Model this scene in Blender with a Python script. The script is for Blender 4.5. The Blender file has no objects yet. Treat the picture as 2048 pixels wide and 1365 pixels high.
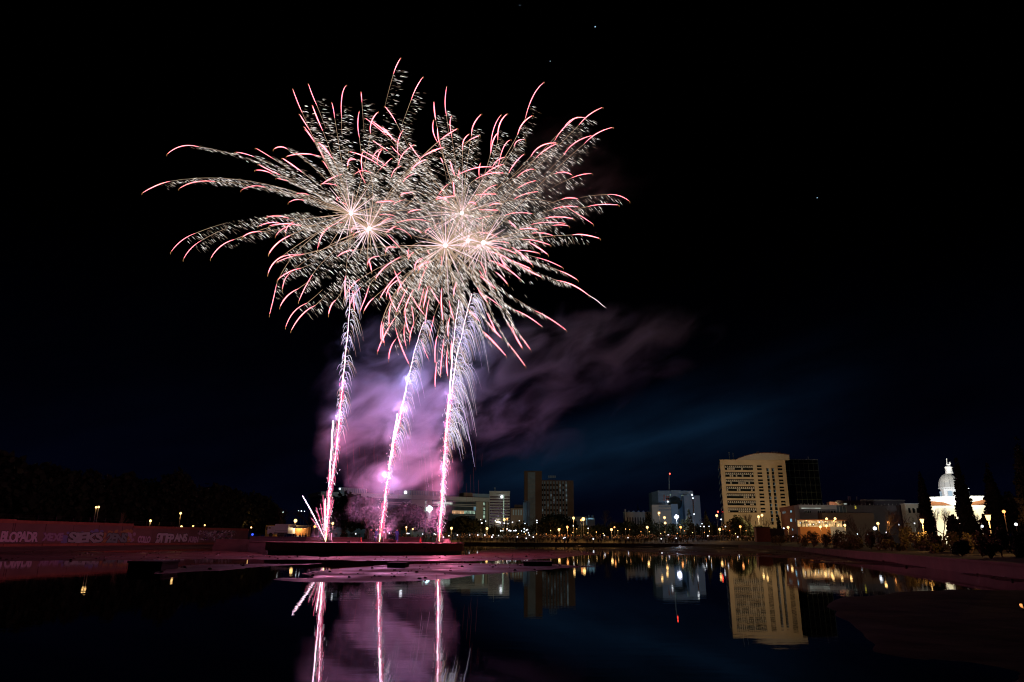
import bpy, math, random
import numpy as np
from mathutils import Matrix, Vector
random.seed(7); rng = np.random.default_rng(7)
S = bpy.context.scene; COL = S.collection
# ------------------------------------------------------------------ camera
F_PX, PITCH, ROLL, CAM_H = 1378.0, math.radians(16.0), -0.0073, 2.0
cp, sp, cr, sr = math.cos(PITCH), math.sin(PITCH), math.cos(ROLL), math.sin(ROLL)
cam_d = bpy.data.cameras.new('camera'); cam = bpy.data.objects.new('camera', cam_d); COL.objects.link(cam)
cam_d.sensor_width = 36; cam_d.lens = F_PX/2048*36; cam_d.clip_start = .1; cam_d.clip_end = 6000
R0, U0, F0 = Vector((1,0,0)), Vector((0,-sp,cp)), Vector((0,cp,sp))
Rc = cr*R0 - sr*U0; Uc = sr*R0 + cr*U0
cam.matrix_world = Matrix(((Rc.x,Uc.x,-F0.x,0),(Rc.y,Uc.y,-F0.y,0),(Rc.z,Uc.z,-F0.z,CAM_H),(0,0,0,1)))
S.camera = cam
S.view_settings.view_transform = 'Standard'; S.view_settings.look = 'None'; S.view_settings.exposure = 0; S.view_settings.gamma = 1
S.cycles.use_denoising = True
try: S.cycles.denoiser = 'OPENIMAGEDENOISE'
except Exception: pass
S.cycles.volume_step_rate = 0.35; S.cycles.volume_max_steps = 128; S.cycles.volume_bounces = 0
S.cycles.max_bounces = 6; S.cycles.sample_clamp_indirect = 3; S.cycles.use_light_tree = True
S.cycles.transparent_max_bounces = 8; S.cycles.pixel_filter_type = 'BLACKMAN_HARRIS'; S.cycles.filter_width = 1.15
S.cycles.caustics_reflective = False; S.cycles.caustics_refractive = False

def nt(w, t, **k):
    n = w.node_tree.nodes.new(t)
    for a, b in k.items(): setattr(n, a, b)
    return n
def rayslope(px, py):
    u, v = px-1024, py-682.5
    u2, v2 = u*cr - v*sr, u*sr + v*cr
    Y = F_PX*cp + v2*sp; Z = F_PX*sp - v2*cp
    return u2/Y, Z/Y
def P(px, py, D):
    a, b = rayslope(px, py); return np.array((a*D, D, CAM_H + b*D))
def G(px, py, z=0.0):
    a, b = rayslope(px, py); D = (z-CAM_H)/b; return np.array((a*D, D, z))
def zat(px, py, D): return CAM_H + rayslope(px, py)[1]*D
def xat(px, D, py=1060): return rayslope(px, py)[0]*D
def pxof(X, Y, Z):
    dz = Z-CAM_H; f = Y*cp + dz*sp; r = X; u_ = -Y*sp + dz*cp
    u2 = r/f*F_PX; v2 = -u_/f*F_PX
    return u2*cr + v2*sr + 1024, -u2*sr + v2*cr + 682.5
# ------------------------------------------------------------------ sky
W = bpy.data.worlds.new('World'); S.world = W; W.use_nodes = True
L = W.node_tree.links; bg = W.node_tree.nodes['Background']
sky = nt(W, 'ShaderNodeTexSky', sky_type='NISHITA', sun_disc=False, sun_elevation=math.radians(-7), sun_rotation=math.radians(200))
tc = nt(W, 'ShaderNodeTexCoord'); sep = nt(W, 'ShaderNodeSeparateXYZ'); L.new(tc.outputs['Generated'], sep.inputs[0])
def wm(op, a, b=None, c=None, clamp=False):
    n = nt(W, 'ShaderNodeMath', operation=op, use_clamp=clamp)
    for i, q in enumerate((a, b, c)):
        if q is None: continue
        if isinstance(q, (int, float)): n.inputs[i].default_value = q
        else: L.new(q, n.inputs[i])
    return n.outputs[0]
# night sky: navy at the skyline fading to black, with a thin drift of city-lit cloud
horiz = nt(W, 'ShaderNodeMapRange'); horiz.inputs['From Min'].default_value = 0.0; horiz.inputs['From Max'].default_value = 0.42
horiz.inputs['To Min'].default_value = 1.0; horiz.inputs['To Max'].default_value = 0.0; L.new(sep.outputs['Z'], horiz.inputs['Value'])
hz = wm('POWER', horiz.outputs[0], 1.9)
az = wm('DIVIDE', sep.outputs['X'], wm('MAXIMUM', sep.outputs['Y'], .05)); el = wm('DIVIDE', sep.outputs['Z'], wm('MAXIMUM', sep.outputs['Y'], .05))
nz = nt(W, 'ShaderNodeTexNoise'); nz.inputs['Scale'].default_value = 5.0; nz.inputs['Detail'].default_value = 5.0; nz.inputs['Roughness'].default_value = .5
mq = nt(W, 'ShaderNodeMapping'); mq.inputs['Rotation'].default_value = (0, math.radians(17), 0); L.new(tc.outputs['Generated'], mq.inputs[0])
mp = nt(W, 'ShaderNodeMapping'); mp.inputs['Scale'].default_value = (.9, .9, 3.4); L.new(mq.outputs[0], mp.inputs[0]); L.new(mp.outputs[0], nz.inputs['Vector'])
# drift band climbing towards the right
line = wm('MULTIPLY_ADD', az, .27, .085)
dist = wm('ABSOLUTE', wm('SUBTRACT', el, line)); wid = wm('MULTIPLY_ADD', wm('ABSOLUTE', az), .11, .062)
band = wm('POWER', wm('SUBTRACT', 1.0, wm('DIVIDE', dist, wid), clamp=True), 1.3)
side = nt(W, 'ShaderNodeMapRange', interpolation_type='SMOOTHSTEP'); side.inputs['From Min'].default_value = -.14; side.inputs['From Max'].default_value = .06; L.new(az, side.inputs['Value'])
side2 = nt(W, 'ShaderNodeMapRange', interpolation_type='SMOOTHSTEP'); side2.inputs['From Min'].default_value = .62; side2.inputs['From Max'].default_value = .12; L.new(az, side2.inputs['Value'])
nzr = nt(W, 'ShaderNodeMapRange'); nzr.inputs['From Min'].default_value = .3; nzr.inputs['From Max'].default_value = .68; L.new(nz.outputs['Fac'], nzr.inputs['Value'])
bandm = wm('MULTIPLY', wm('MULTIPLY', band, wm('MULTIPLY', side.outputs[0], side2.outputs[0])), wm('MULTIPLY_ADD', nzr.outputs[0], 1.0, .12))
def wcol(fac, col):
    n = nt(W, 'ShaderNodeVectorMath', operation='SCALE'); n.inputs[0].default_value = col; L.new(fac, n.inputs['Scale']); return n.outputs[0]
def wadd(a, b):
    n = nt(W, 'ShaderNodeVectorMath', operation='ADD'); L.new(a, n.inputs[0]); L.new(b, n.inputs[1]); return n.outputs[0]
skys = nt(W, 'ShaderNodeVectorMath', operation='SCALE'); skys.inputs['Scale'].default_value = 0.004; L.new(sky.outputs[0], skys.inputs[0])
tot = wadd(wadd(skys.outputs[0], wcol(hz, (.0007, .0011, .0075))), wadd(wcol(bandm, (.006, .024, .054)), wcol(wm('MULTIPLY', nzr.outputs[0], hz), (.001, .002, .007))))
bg.inputs[1].default_value = 0.15
# colours above are for strength 1: the factor brings them to the physical night level
boost = nt(W, 'ShaderNodeVectorMath', operation='SCALE'); boost.inputs['Scale'].default_value = 3.2; L.new(tot, boost.inputs[0]); L.new(boost.outputs[0], bg.inputs[0])
# weak sun lamp added as moonlight; no moon is known
sd = bpy.data.lights.new('added_moonlight', 'SUN'); sd.energy = 0.004; sd.angle = math.radians(.5); sd.color = (.7, .8, 1)
so = bpy.data.objects.new('added_moonlight', sd); so.rotation_euler = (math.radians(50), 0, math.radians(-30)); COL.objects.link(so)

# ------------------------------------------------------------------ materials
def newmat(name):
    m = bpy.data.materials.new(name); m.use_nodes = True; return m, m.node_tree.nodes['Principled BSDF']
def mat(name, col, rough=.8, metal=0, noise=0.0, scale=1.0, col2=None, bump=0.0, spec=.3):
    m, b = newmat(name); b.inputs['Roughness'].default_value = rough; b.inputs['Metallic'].default_value = metal
    b.inputs['Specular IOR Level'].default_value = spec
    b.inputs['Base Color'].default_value = (*col, 1)
    if noise or col2:
        t = nt(m, 'ShaderNodeTexCoord'); n = nt(m, 'ShaderNodeTexNoise'); n.inputs['Scale'].default_value = scale; n.inputs['Detail'].default_value = 6
        m.node_tree.links.new(t.outputs['Object'], n.inputs['Vector'])
        r = nt(m, 'ShaderNodeValToRGB'); r.color_ramp.elements[0].position = .3; r.color_ramp.elements[1].position = .7
        c2 = col2 or tuple(c*(1-noise) for c in col)
        r.color_ramp.elements[0].color = (*c2, 1); r.color_ramp.elements[1].color = (*col, 1)
        m.node_tree.links.new(n.outputs['Fac'], r.inputs[0]); m.node_tree.links.new(r.outputs[0], b.inputs['Base Color'])
        if bump:
            bp = nt(m, 'ShaderNodeBump'); bp.inputs['Strength'].default_value = bump; bp.inputs['Distance'].default_value = .1
            m.node_tree.links.new(n.outputs['Fac'], bp.inputs['Height']); m.node_tree.links.new(bp.outputs[0], b.inputs['Normal'])
    return m
def emi(name, col, st, sample=False):
    m = bpy.data.materials.new(name); m.use_nodes = True; m.node_tree.nodes.remove(m.node_tree.nodes['Principled BSDF'])
    e = nt(m, 'ShaderNodeEmission'); e.inputs[0].default_value = (*col, 1); e.inputs[1].default_value = st
    m.node_tree.links.new(e.outputs[0], m.node_tree.nodes['Material Output'].inputs[0])
    m.cycles.emission_sampling = 'AUTO' if sample else 'NONE'; return m
def winmat(name, col, st, sc=1.2):     # a lit interior behind glass: uneven
    m = emi(name, col, st); t = nt(m, 'ShaderNodeTexCoord'); n = nt(m, 'ShaderNodeTexNoise'); n.inputs['Scale'].default_value = sc
    e = [q for q in m.node_tree.nodes if q.type == 'EMISSION'][0]; mr = nt(m, 'ShaderNodeMapRange')
    mr.inputs['From Min'].default_value = .35; mr.inputs['From Max'].default_value = .65; mr.inputs['To Min'].default_value = st*.25; mr.inputs['To Max'].default_value = st*1.4
    k = m.node_tree.links; k.new(t.outputs['Object'], n.inputs['Vector']); k.new(n.outputs['Fac'], mr.inputs['Value']); k.new(mr.outputs[0], e.inputs[1]); return m
M = dict(
 concrete=mat('concrete', (.15,.075,.060), .85, noise=.35, scale=.6, bump=.3),
 concrete_panel=mat('concrete_panel', (.17,.085,.072), .8, noise=.3, scale=.35),
 dark_concrete=mat('dark_concrete', (.06,.04,.036), .85, noise=.4, scale=.8),
 brick=mat('brick_tile', (.26,.08,.045), .8, noise=.3, scale=2),
 stucco=mat('stucco', (.55,.46,.33), .9, noise=.20, scale=.22),
 roof_grey=mat('roof_grey', (.42,.40,.37), .8, noise=.1, scale=.2),
 glass=mat('dark_glass', (.012,.016,.018), .08, spec=.6),
 blind=mat('window_blind', (.50,.48,.44), .8),
 winframe=mat('window_frame', (.35,.36,.35), .5),
 mullion=mat('green_mullion', (.16,.22,.17), .5),
 white_panel=mat('white_panel', (.62,.62,.58), .7, noise=.08, scale=.2),
 cream_panel=mat('cream_panel', (.55,.48,.38), .75, noise=.1, scale=.2),
 teal_glass=mat('blue_grey_glass', (.06,.09,.11), .3, noise=.4, scale=.4),
 brown=mat('brown_cladding', (.22,.15,.11), .85, noise=.15, scale=.2),
 bluepanel=mat('blue_grey_panel', (.34,.46,.54), .6, noise=.25, scale=.5),
 bluewhite=mat('pale_panel', (.30,.42,.55), .8, noise=.08, scale=.2),
 redpane=mat('red_panel', (.40,.07,.03), .7),
 grey=mat('grey_wall', (.15,.14,.16), .85, noise=.15, scale=.3),
 darkred=mat('dark_red_wall', (.12,.06,.06), .85, noise=.15, scale=.3),
 white=mat('white_plaster', (.80,.80,.77), .8, noise=.05, scale=.5),
 church_wall=mat('ivory_plaster', (.74,.70,.56), .85, noise=.1, scale=.5),
 dome=mat('dome_metal', (.46,.45,.41), .6, noise=.08, scale=.6),
 rooftile=mat('orange_roof_tile', (.55,.22,.08), .8, noise=.25, scale=1.5),
 metal=mat('dark_metal', (.05,.05,.05), .5, metal=.6),
 pole=mat('painted_pole', (.12,.13,.12), .5),
 bark=mat('bark', (.16,.11,.075), .95, noise=.4, scale=3),
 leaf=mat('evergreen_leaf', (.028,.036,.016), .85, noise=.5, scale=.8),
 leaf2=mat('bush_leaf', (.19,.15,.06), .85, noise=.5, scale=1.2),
 cypress=mat('cypress_leaf', (.014,.018,.010), .9, noise=.4, scale=1.2),
 truckwhite=mat('truck_white', (.72,.72,.70), .5, noise=.06, scale=1.0),
 cloth=mat('dark_clothing', (.06,.05,.05), .9, noise=.5, scale=.8),
 clothblue=mat('blue_clothing', (.05,.08,.30), .9), skin=mat('skin', (.45,.27,.19), .7),
 red=mat('red_plastic', (.55,.03,.03), .5), orange=mat('orange_panel', (.6,.25,.08), .8),
 grass=mat('bank_soil', (.05,.045,.03), .95, noise=.4, scale=.4),
 pale_block=mat('pale_block', (.25,.20,.19), .85, noise=.2, scale=1.5),
 e_warm=emi('lamp_warm', (1,.58,.20), 3.6), e_orange=emi('lamp_orange', (1,.36,.10), 3.2), e_white=emi('lamp_white', (.86,.92,1), 2.6),
 e_cool=emi('lamp_cool', (.55,.9,1), 9), e_bluewhite=emi('lamp_blue_white', (.72,.76,1), 8), e_phone=emi('phone_light', (.88,.88,1), 2.4), e_red=emi('beacon_red', (1,.05,.03), 9),
 e_star=emi('star_light', (.6,.75,1), .8),
 w_white=winmat('lit_window_white', (.75,.9,.8), .75, .35), w_amber=winmat('lit_window_amber', (1,.55,.28), .75, .3), w_green=winmat('lit_window_green', (.62,.9,.68), .55, .5),
 w_cyan=winmat('lit_window_cyan', (.35,.75,1), .7, .8), w_dim=winmat('dim_window', (.45,.6,.65), .13, .6), w_rest=winmat('restaurant_interior', (1,.62,.25), .7, 1.1),
 e_yellow=emi('yellow_sign', (.9,.75,.1), .6), e_bluesmall=emi('blue_lamp', (.05,.1,1), 1.5),
 f_red=emi('firework_red', (4.2,.85,1.05), 1.0), f_tip=emi('firework_orange_tip', (.55,.27,.10), 1), f_gold=emi('firework_gold_line', (.60,.39,.26), 1.0), f_pale=emi('firework_pale_line', (1.0,.70,.76), 1.35),
 f_core=emi('firework_core', (.95,.92,1), 12), g_hi=emi('glitter_bright', (1,.93,.90), 1.3), g_mid=emi('glitter_mid', (.66,.55,.46), .62), g_lo=emi('glitter_dull', (.46,.31,.22), .40),
 c_white=emi('comet_core', (1,.60,.78), 5.5), c_pink=emi('comet_pink', (1,.15,.32), 1.0), c_base=emi('comet_gold', (1,.62,.25), 5),
 s_lilac=emi('spark_lilac', (.78,.68,1.0), 1.15), s_gold=emi('spark_gold', (.78,.52,.40), .8), s_white=emi('spark_white', (.95,.93,1), 1.3),
 ember=emi('falling_ember', (.55,.52,.75), .55), ember_red=emi('falling_red_ember', (.30,.06,.07), .35),
)
# pond water: dark mirror with the faintest ripple
m, b = newmat('pond_water'); b.inputs['Base Color'].default_value = (.002,.002,.003,1); b.inputs['Roughness'].default_value = 0; b.inputs['IOR'].default_value = 1.29
t = nt(m, 'ShaderNodeTexCoord'); mpn = nt(m, 'ShaderNodeMapping'); mpn.inputs['Scale'].default_value = (.9, 2.2, 1); n = nt(m, 'ShaderNodeTexNoise'); n.inputs['Scale'].default_value = .8; n.inputs['Detail'].default_value = 4
bp = nt(m, 'ShaderNodeBump'); bp.inputs['Strength'].default_value = .09; bp.inputs['Distance'].default_value = .02
k = m.node_tree.links; k.new(t.outputs['Object'], mpn.inputs[0]); k.new(mpn.outputs[0], n.inputs['Vector']); k.new(n.outputs['Fac'], bp.inputs['Height']); k.new(bp.outputs[0], b.inputs['Normal']); M['water'] = m
# pond bed: wet silt, glossy in patches
m, b = newmat('wet_silt'); t = nt(m, 'ShaderNodeTexCoord'); n = nt(m, 'ShaderNodeTexNoise'); n.inputs['Scale'].default_value = .22; n.inputs['Detail'].default_value = 8
n2 = nt(m, 'ShaderNodeTexNoise'); n2.inputs['Scale'].default_value = .9; n2.inputs['Detail'].default_value = 8
r = nt(m, 'ShaderNodeValToRGB'); r.color_ramp.elements[0].position = .3; r.color_ramp.elements[1].position = .72; r.color_ramp.elements[0].color = (.045,.019,.016,1); r.color_ramp.elements[1].color = (.13,.047,.040,1)
rr = nt(m, 'ShaderNodeMapRange'); rr.inputs['From Min'].default_value = .4; rr.inputs['From Max'].default_value = .6; rr.inputs['To Min'].default_value = .42; rr.inputs['To Max'].default_value = .9
bp = nt(m, 'ShaderNodeBump'); bp.inputs['Strength'].default_value = .5; bp.inputs['Distance'].default_value = .03
k = m.node_tree.links; k.new(t.outputs['Object'], n.inputs['Vector']); k.new(t.outputs['Object'], n2.inputs['Vector']); k.new(n.outputs['Fac'], r.inputs[0]); k.new(r.outputs[0], b.inputs['Base Color'])
k.new(n.outputs['Fac'], rr.inputs['Value']); k.new(rr.outputs[0], b.inputs['Roughness']); k.new(n2.outputs['Fac'], bp.inputs['Height']); k.new(bp.outputs[0], b.inputs['Normal']); M['silt'] = m; b.inputs['Specular IOR Level'].default_value = .22
M['unlit_silt'] = mat('unlit_silt', (.016,.011,.010), .92, noise=.5, scale=.9, bump=.4, spec=.12)  # darker copy of the silt: missing light at the near right put into colour

# ------------------------------------------------------------------ builders
class MB:
    def __init__(s): s.v = []; s.f = []; s.mi = []; s.m = []
    def mat(s, k):
        if k not in s.m: s.m.append(k)
        return s.m.index(k)
    def add(s, vs, fs, k):
        o = len(s.v); s.v.extend([tuple(map(float, q)) for q in vs]); s.f.extend([tuple(i+o for i in f) for f in fs]); s.mi.extend([s.mat(k)]*len(fs))
    def box(s, x0, x1, y0, y1, z0, z1, k):
        vs = [(x, y, z) for z in (z0, z1) for x, y in ((x0,y0),(x1,y0),(x1,y1),(x0,y1))]
        s.add(vs, [(0,3,2,1),(4,5,6,7),(0,1,5,4),(1,2,6,5),(2,3,7,6),(3,0,4,7)], k)
    def prism(s, poly, z0, z1, k, ztops=None):
        n = len(poly); vs = [(x, y, z0) for x, y in poly] + [(x, y, (ztops[i] if ztops else z1)) for i, (x, y) in enumerate(poly)]
        s.add(vs, [tuple(range(n-1, -1, -1)), tuple(range(n, 2*n))] + [(i, (i+1) % n, n+(i+1) % n, n+i) for i in range(n)], k)
    def lathe(s, c, prof, k, n=12):
        vs = []; fs = []
        for r_, z in prof:
            for i in range(n): a = 2*math.pi*i/n; vs.append((c[0]+r_*math.cos(a), c[1]+r_*math.sin(a), c[2]+z))
        for j in range(len(prof)-1):
            for i in range(n): fs.append((j*n+i, j*n+(i+1) % n, (j+1)*n+(i+1) % n, (j+1)*n+i))
        fs.append(tuple(range(n-1, -1, -1))); fs.append(tuple((len(prof)-1)*n+i for i in range(n))); s.add(vs, fs, k)
    def ball(s, c, r_, k, n=10, m_=6, sz=1.0):
        s.lathe(c, [(max(r_*math.sin(math.pi*j/m_), .001), -r_*sz*math.cos(math.pi*j/m_)) for j in range(m_+1)], k, n)
    def tube(s, pts, rad, k, n=3):
        pts = [np.asarray(p, float) for p in pts]; N = len(pts)
        if not hasattr(rad, '__len__'): rad = [rad]*N
        vs = []; fs = []
        for i in range(N):
            d = pts[min(i+1, N-1)] - pts[max(i-1, 0)]; d = d/(np.linalg.norm(d)+1e-9)
            a = np.array((0, 1, 0.)) if abs(d[1]) < .8 else np.array((1, 0, 0.))
            e1 = np.cross(d, a); e1 /= np.linalg.norm(e1)+1e-9; e2 = np.cross(d, e1)
            for j in range(n):
                t_ = 2*math.pi*j/n; vs.append(pts[i] + rad[i]*(e1*math.cos(t_) + e2*math.sin(t_)))
        for i in range(N-1):
            for j in range(n): fs.append((i*n+j, i*n+(j+1) % n, (i+1)*n+(j+1) % n, (i+1)*n+j))
        fs.append(tuple(range(n-1, -1, -1))); fs.append(tuple((N-1)*n+j for j in range(n))); s.add(vs, fs, k)
    def build(s, name, parent=None, smooth=False, org=None):
        me = bpy.data.meshes.new(name)
        vs = s.v
        if org is not None: vs = [(x-org[0], y-org[1], z-org[2]) for x, y, z in vs]
        me.from_pydata(vs, [], s.f)
        for k in s.m: me.materials.append(M[k])
        me.polygons.foreach_set('material_index', s.mi)
        if smooth: me.polygons.foreach_set('use_smooth', [True]*len(s.f))
        me.update(); o = bpy.data.objects.new(name, me); COL.objects.link(o)
        if org is not None: o.location = org
        if parent is not None:
            o.parent = parent
            if org is None: o.location = -parent.location
        return o
def tag(o, label=None, cat=None, group=None, kind=None):
    if label: o['label'] = label
    if cat: o['category'] = cat
    if group: o['group'] = group
    if kind: o['kind'] = kind
    return o
def thing(name, label, cat, loc, group=None):
    o = bpy.data.objects.new(name, None); COL.objects.link(o); o.location = tuple(map(float, loc)); o.empty_display_size = .5
    return tag(o, label, cat, group)
def plight(name, loc, power, col, parent=None, rad=.1, spot=None, target=None, angle=90):
    d = bpy.data.lights.new(name, 'SPOT' if target is not None else 'POINT'); d.energy = power; d.color = col; d.shadow_soft_size = 0 if target is None else rad
    o = bpy.data.objects.new(name, d); COL.objects.link(o); o.location = tuple(map(float, loc))
    if target is not None:
        d.spot_size = math.radians(angle); d.spot_blend = .6
        o.rotation_euler = (Vector(tuple(target)) - Vector(tuple(loc))).to_track_quat('-Z', 'Y').to_euler()
    if parent is not None: o.parent = parent; o.location = Vector(tuple(map(float, loc))) - parent.location
    return o

# ------------------------------------------------------------------ terrain
RIM = [(-76,-10),(-77,40),(-75,80),(-71,101),(-64.8,130),(-58.6,160),(-60,200),(-64,232),(-40,240),(0,243),(40,242),(60,236),(65,205),(62,165),(55,135),(48,111),(38,75),(28.3,40.5),(22,15),(15,-12)]
RIMZ = [.9,.9,.9,.9,.9,.8,.7,.7,.7,.7,.7,.7,.7,.74,.74,.74,.74,.74,.74,.74]
BACKZ = [2.6,2.6,2.6,2.6,2.6,2.2,1.8,2.0,2.2,2.2,2.2,2.0,1.6,1.3,1.1,1.0,1.0,1.0,1.0,1.0]
CEN = np.array((0., 115.))
def angr(x, y): return math.atan2(y-CEN[1], x-CEN[0])
_tab = sorted((angr(x, y), math.hypot(x-CEN[0], y-CEN[1]), RIMZ[i], BACKZ[i]) for i, (x, y) in enumerate(RIM))
def rim_at(a):
    n = len(_tab)
    for i in range(n):
        a0, r0, z0, b0 = _tab[i]; a1, r1, z1, b1 = _tab[(i+1) % n]
        if i == n-1: a1 += 2*math.pi
        aa = a if a >= a0 else a+2*math.pi
        if a0 <= aa <= a1:
            t_ = (aa-a0)/(a1-a0+1e-9)
            p0 = np.array((r0*math.cos(a0), r0*math.sin(a0))); p1 = np.array((r1*math.cos(a1), r1*math.sin(a1)))
            d = np.array((math.cos(aa), math.sin(aa))); e = p1-p0     # ray - segment intersection
            den = d[0]*(-e[1]) + d[1]*e[0]; rr_ = (p0[0]*(-e[1]) + p0[1]*e[0])/den
            return rr_, z0+(z1-z0)*t_, b0+(b1-b0)*t_
    return 100, .7, 1.5
def gz(x, y):
    a = angr(x, y); r_, z0, b0 = rim_at(a); q = (math.hypot(x-CEN[0], y-CEN[1]) - r_)
    if q < 0: return 0
    t_ = min(1, max(0, (q-2)/22)); return z0 + (b0-z0)*t_*t_*(3-2*t_)
NA = 180; rings = [0, .6, 3, 8, 14, 20, 28, 60, 150, 600, 3000]
mb = MB(); vs = []
for q in rings:
    for i in range(NA):
        a = -math.pi + 2*math.pi*i/NA; r_, z0, b0 = rim_at(a); t_ = min(1, max(0, (q-2)/22))
        vs.append((CEN[0]+(r_+q)*math.cos(a), CEN[1]+(r_+q)*math.sin(a), z0 + (b0-z0)*t_*t_*(3-2*t_)))
fs = [(j*NA+i, (j+1)*NA+i, (j+1)*NA+(i+1) % NA, j*NA+(i+1) % NA) for j in range(len(rings)-1) for i in range(NA)]
mb.add(vs, fs, 'grass'); tag(mb.build('ground', smooth=True), kind='structure')
# water
mb = MB(); mb.add([(-90,-30,0),(80,-30,0),(80,250,0),(-90,250,0)], [(0,1,2,3)], 'water'); tag(mb.build('water'), kind='structure')
# silt bars
def inside(poly, x, y):
    c = np.zeros(x.shape, bool); n = len(poly)
    for i in range(n):
        x0, y0 = poly[i]; x1, y1 = poly[(i+1) % n]
        if y0 == y1: continue
        c ^= ((y0 > y) != (y1 > y)) & (x < (x1-x0)*(y-y0)/(y1-y0)+x0)
    return c
def sdist(poly, x, y):
    d = np.full(x.shape, 1e9); n = len(poly)
    for i in range(n):
        x0, y0 = poly[i]; x1, y1 = poly[(i+1) % n]; ex, ey = x1-x0, y1-y0
        t_ = np.clip(((x-x0)*ex+(y-y0)*ey)/(ex*ex+ey*ey+1e-9), 0, 1); d = np.minimum(d, np.hypot(x-x0-t_*ex, y-y0-t_*ey))
    return np.where(inside(poly, x, y), d, -d)
_g = rng.random((64, 64))
def vnoise(x, y):
    xi, yi = np.floor(x).astype(int), np.floor(y).astype(int); fx, fy = x-xi, y-yi; fx = fx*fx*(3-2*fx); fy = fy*fy*(3-2*fy)
    g = lambda a, b: _g[a % 64, b % 64]
    return (g(xi, yi)*(1-fx)+g(xi+1, yi)*fx)*(1-fy) + (g(xi, yi+1)*(1-fx)+g(xi+1, yi+1)*fx)*fy - .5
def fbm(x, y): return sum(vnoise(x*2**o+o*7.3, y*2**o+o*3.1)/2**o for o in range(4))
BARS = [
 ([(200,1109),(330,1103),(500,1104),(535,1110),(620,1114),(934,1110),(990,1097),(1150,1100),(1195,1109),(1100,1117),(1060,1120),(900,1123),(760,1121),(600,1121),(450,1119),(300,1113)], 1),
 ([(545,1160),(560,1156),(640,1158),(600,1148),(640,1141),(700,1135),(780,1129),(900,1125),(960,1126),(1060,1127),(1110,1130),(1200,1133),(1090,1139),(1030,1144),(950,1151),(900,1158),(820,1164),(700,1166),(600,1165)], 1),
 ([(-80,1103),(200,1103),(430,1108),(480,1112),(430,1117),(250,1121),(120,1123),(0,1125),(-80,1127)], .8),
 ([(1180,1100),(1350,1094),(1450,1092),(1650,1100),(2130,1148),(2130,1176),(1900,1150),(1750,1134),(1600,1120),(1450,1112),(1300,1108)], .35),
 ([(1640,1214),(1690,1196),(1850,1180),(2130,1172),(2130,1420),(1700,1420),(1690,1330),(1740,1290),(1690,1250)], .25),
 ([(380,1131),(520,1125),(640,1127),(620,1130),(500,1133),(420,1138),(300,1150),(330,1140)], .5),
]
rows = np.exp(np.linspace(math.log(7), math.log(245), 420)); cols = np.linspace(-80, 2130, 400)
Xg = np.zeros((len(rows), len(cols))); Yg = Xg.copy(); PXg = Xg.copy(); PYg = Xg.copy()
for i, D in enumerate(rows):
    s0 = (cols-1024)/(F_PX*cp + 400*sp); Xg[i] = s0*D; Yg[i] = D
    PXg[i], PYg[i] = pxof(Xg[i], D, 0.0)
# edge of every bar defined on the ground; distances measured along the foreshortened shape
K = 4.0; H = np.full(Xg.shape, -.09)
n1 = fbm(Xg*.16, Yg*.10); n2_ = fbm(Xg*.55, Yg*.35)
for poly, wgt in BARS:
    pl = [(x, y*K) for x, y in poly]; d = sdist(pl, PXg, PYg*K)
    h = .05*np.tanh(d/14.0) + .045*n1*(1.0 if wgt > .7 else 3.2) + .02*n2_ + (0 if wgt > .7 else -.012 - .02*(wgt < .3))
    h = np.where(d < -45, -.1, h); H = np.maximum(H, h)
mb = MB(); nr, nc = Xg.shape
me = bpy.data.meshes.new('pond_bed'); idx = np.arange(nr*nc).reshape(nr, nc)
quads = np.stack([idx[:-1,:-1], idx[:-1,1:], idx[1:,1:], idx[1:,:-1]], -1).reshape(-1, 4)
Hm = H.reshape(-1); keep = (Hm[quads] > -.012).any(1); quads = quads[keep]
used, inv = np.unique(quads, return_inverse=True); V = np.stack([Xg.reshape(-1), Yg.reshape(-1), Hm], 1)[used]
me.from_pydata(V.tolist(), [], inv.reshape(-1, 4).tolist()); me.materials.append(M['silt']); me.materials.append(M['unlit_silt']); me.polygons.foreach_set('material_index', ((V[inv.reshape(-1, 4)[:, 0], 0] > 5) & (V[inv.reshape(-1, 4)[:, 0], 1] < 36)).astype(int).tolist()); me.polygons.foreach_set('use_smooth', [True]*len(me.polygons))
o = bpy.data.objects.new('pond_bed', me); COL.objects.link(o); tag(o, kind='structure')

# loose stones and litter on the exposed bed
mb = MB(); cnt = 0; iy, ix = np.where((H > .004) & (Yg < 150) & (Yg > 36)); sel = rng.choice(len(iy), 420, replace=False)
for q in sel:
    x, y, z = Xg[iy[q], ix[q]], Yg[iy[q], ix[q]], H[iy[q], ix[q]]; a = rng.uniform(.03, .11)*(1+y/120); h_ = a*rng.uniform(.3, .8); th = rng.uniform(0, 6.28)
    ring = [(x+a*rng.uniform(.7, 1.2)*math.cos(th+k_*1.047), y+a*rng.uniform(.7, 1.2)*math.sin(th+k_*1.047)) for k_ in range(6)]
    mb.add([(u, v, z-.02) for u, v in ring]+[(x+(u-x)*.55, y+(v-y)*.55, z+h_) for u, v in ring], [(6,7,8,9,10,11)]+[(k_, (k_+1) % 6, 6+(k_+1) % 6, 6+k_) for k_ in range(6)], 'silt')
tag(mb.build('pebbles'), 'scattered stones and litter on the exposed muddy pond bed', 'pebbles', kind='stuff')
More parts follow.
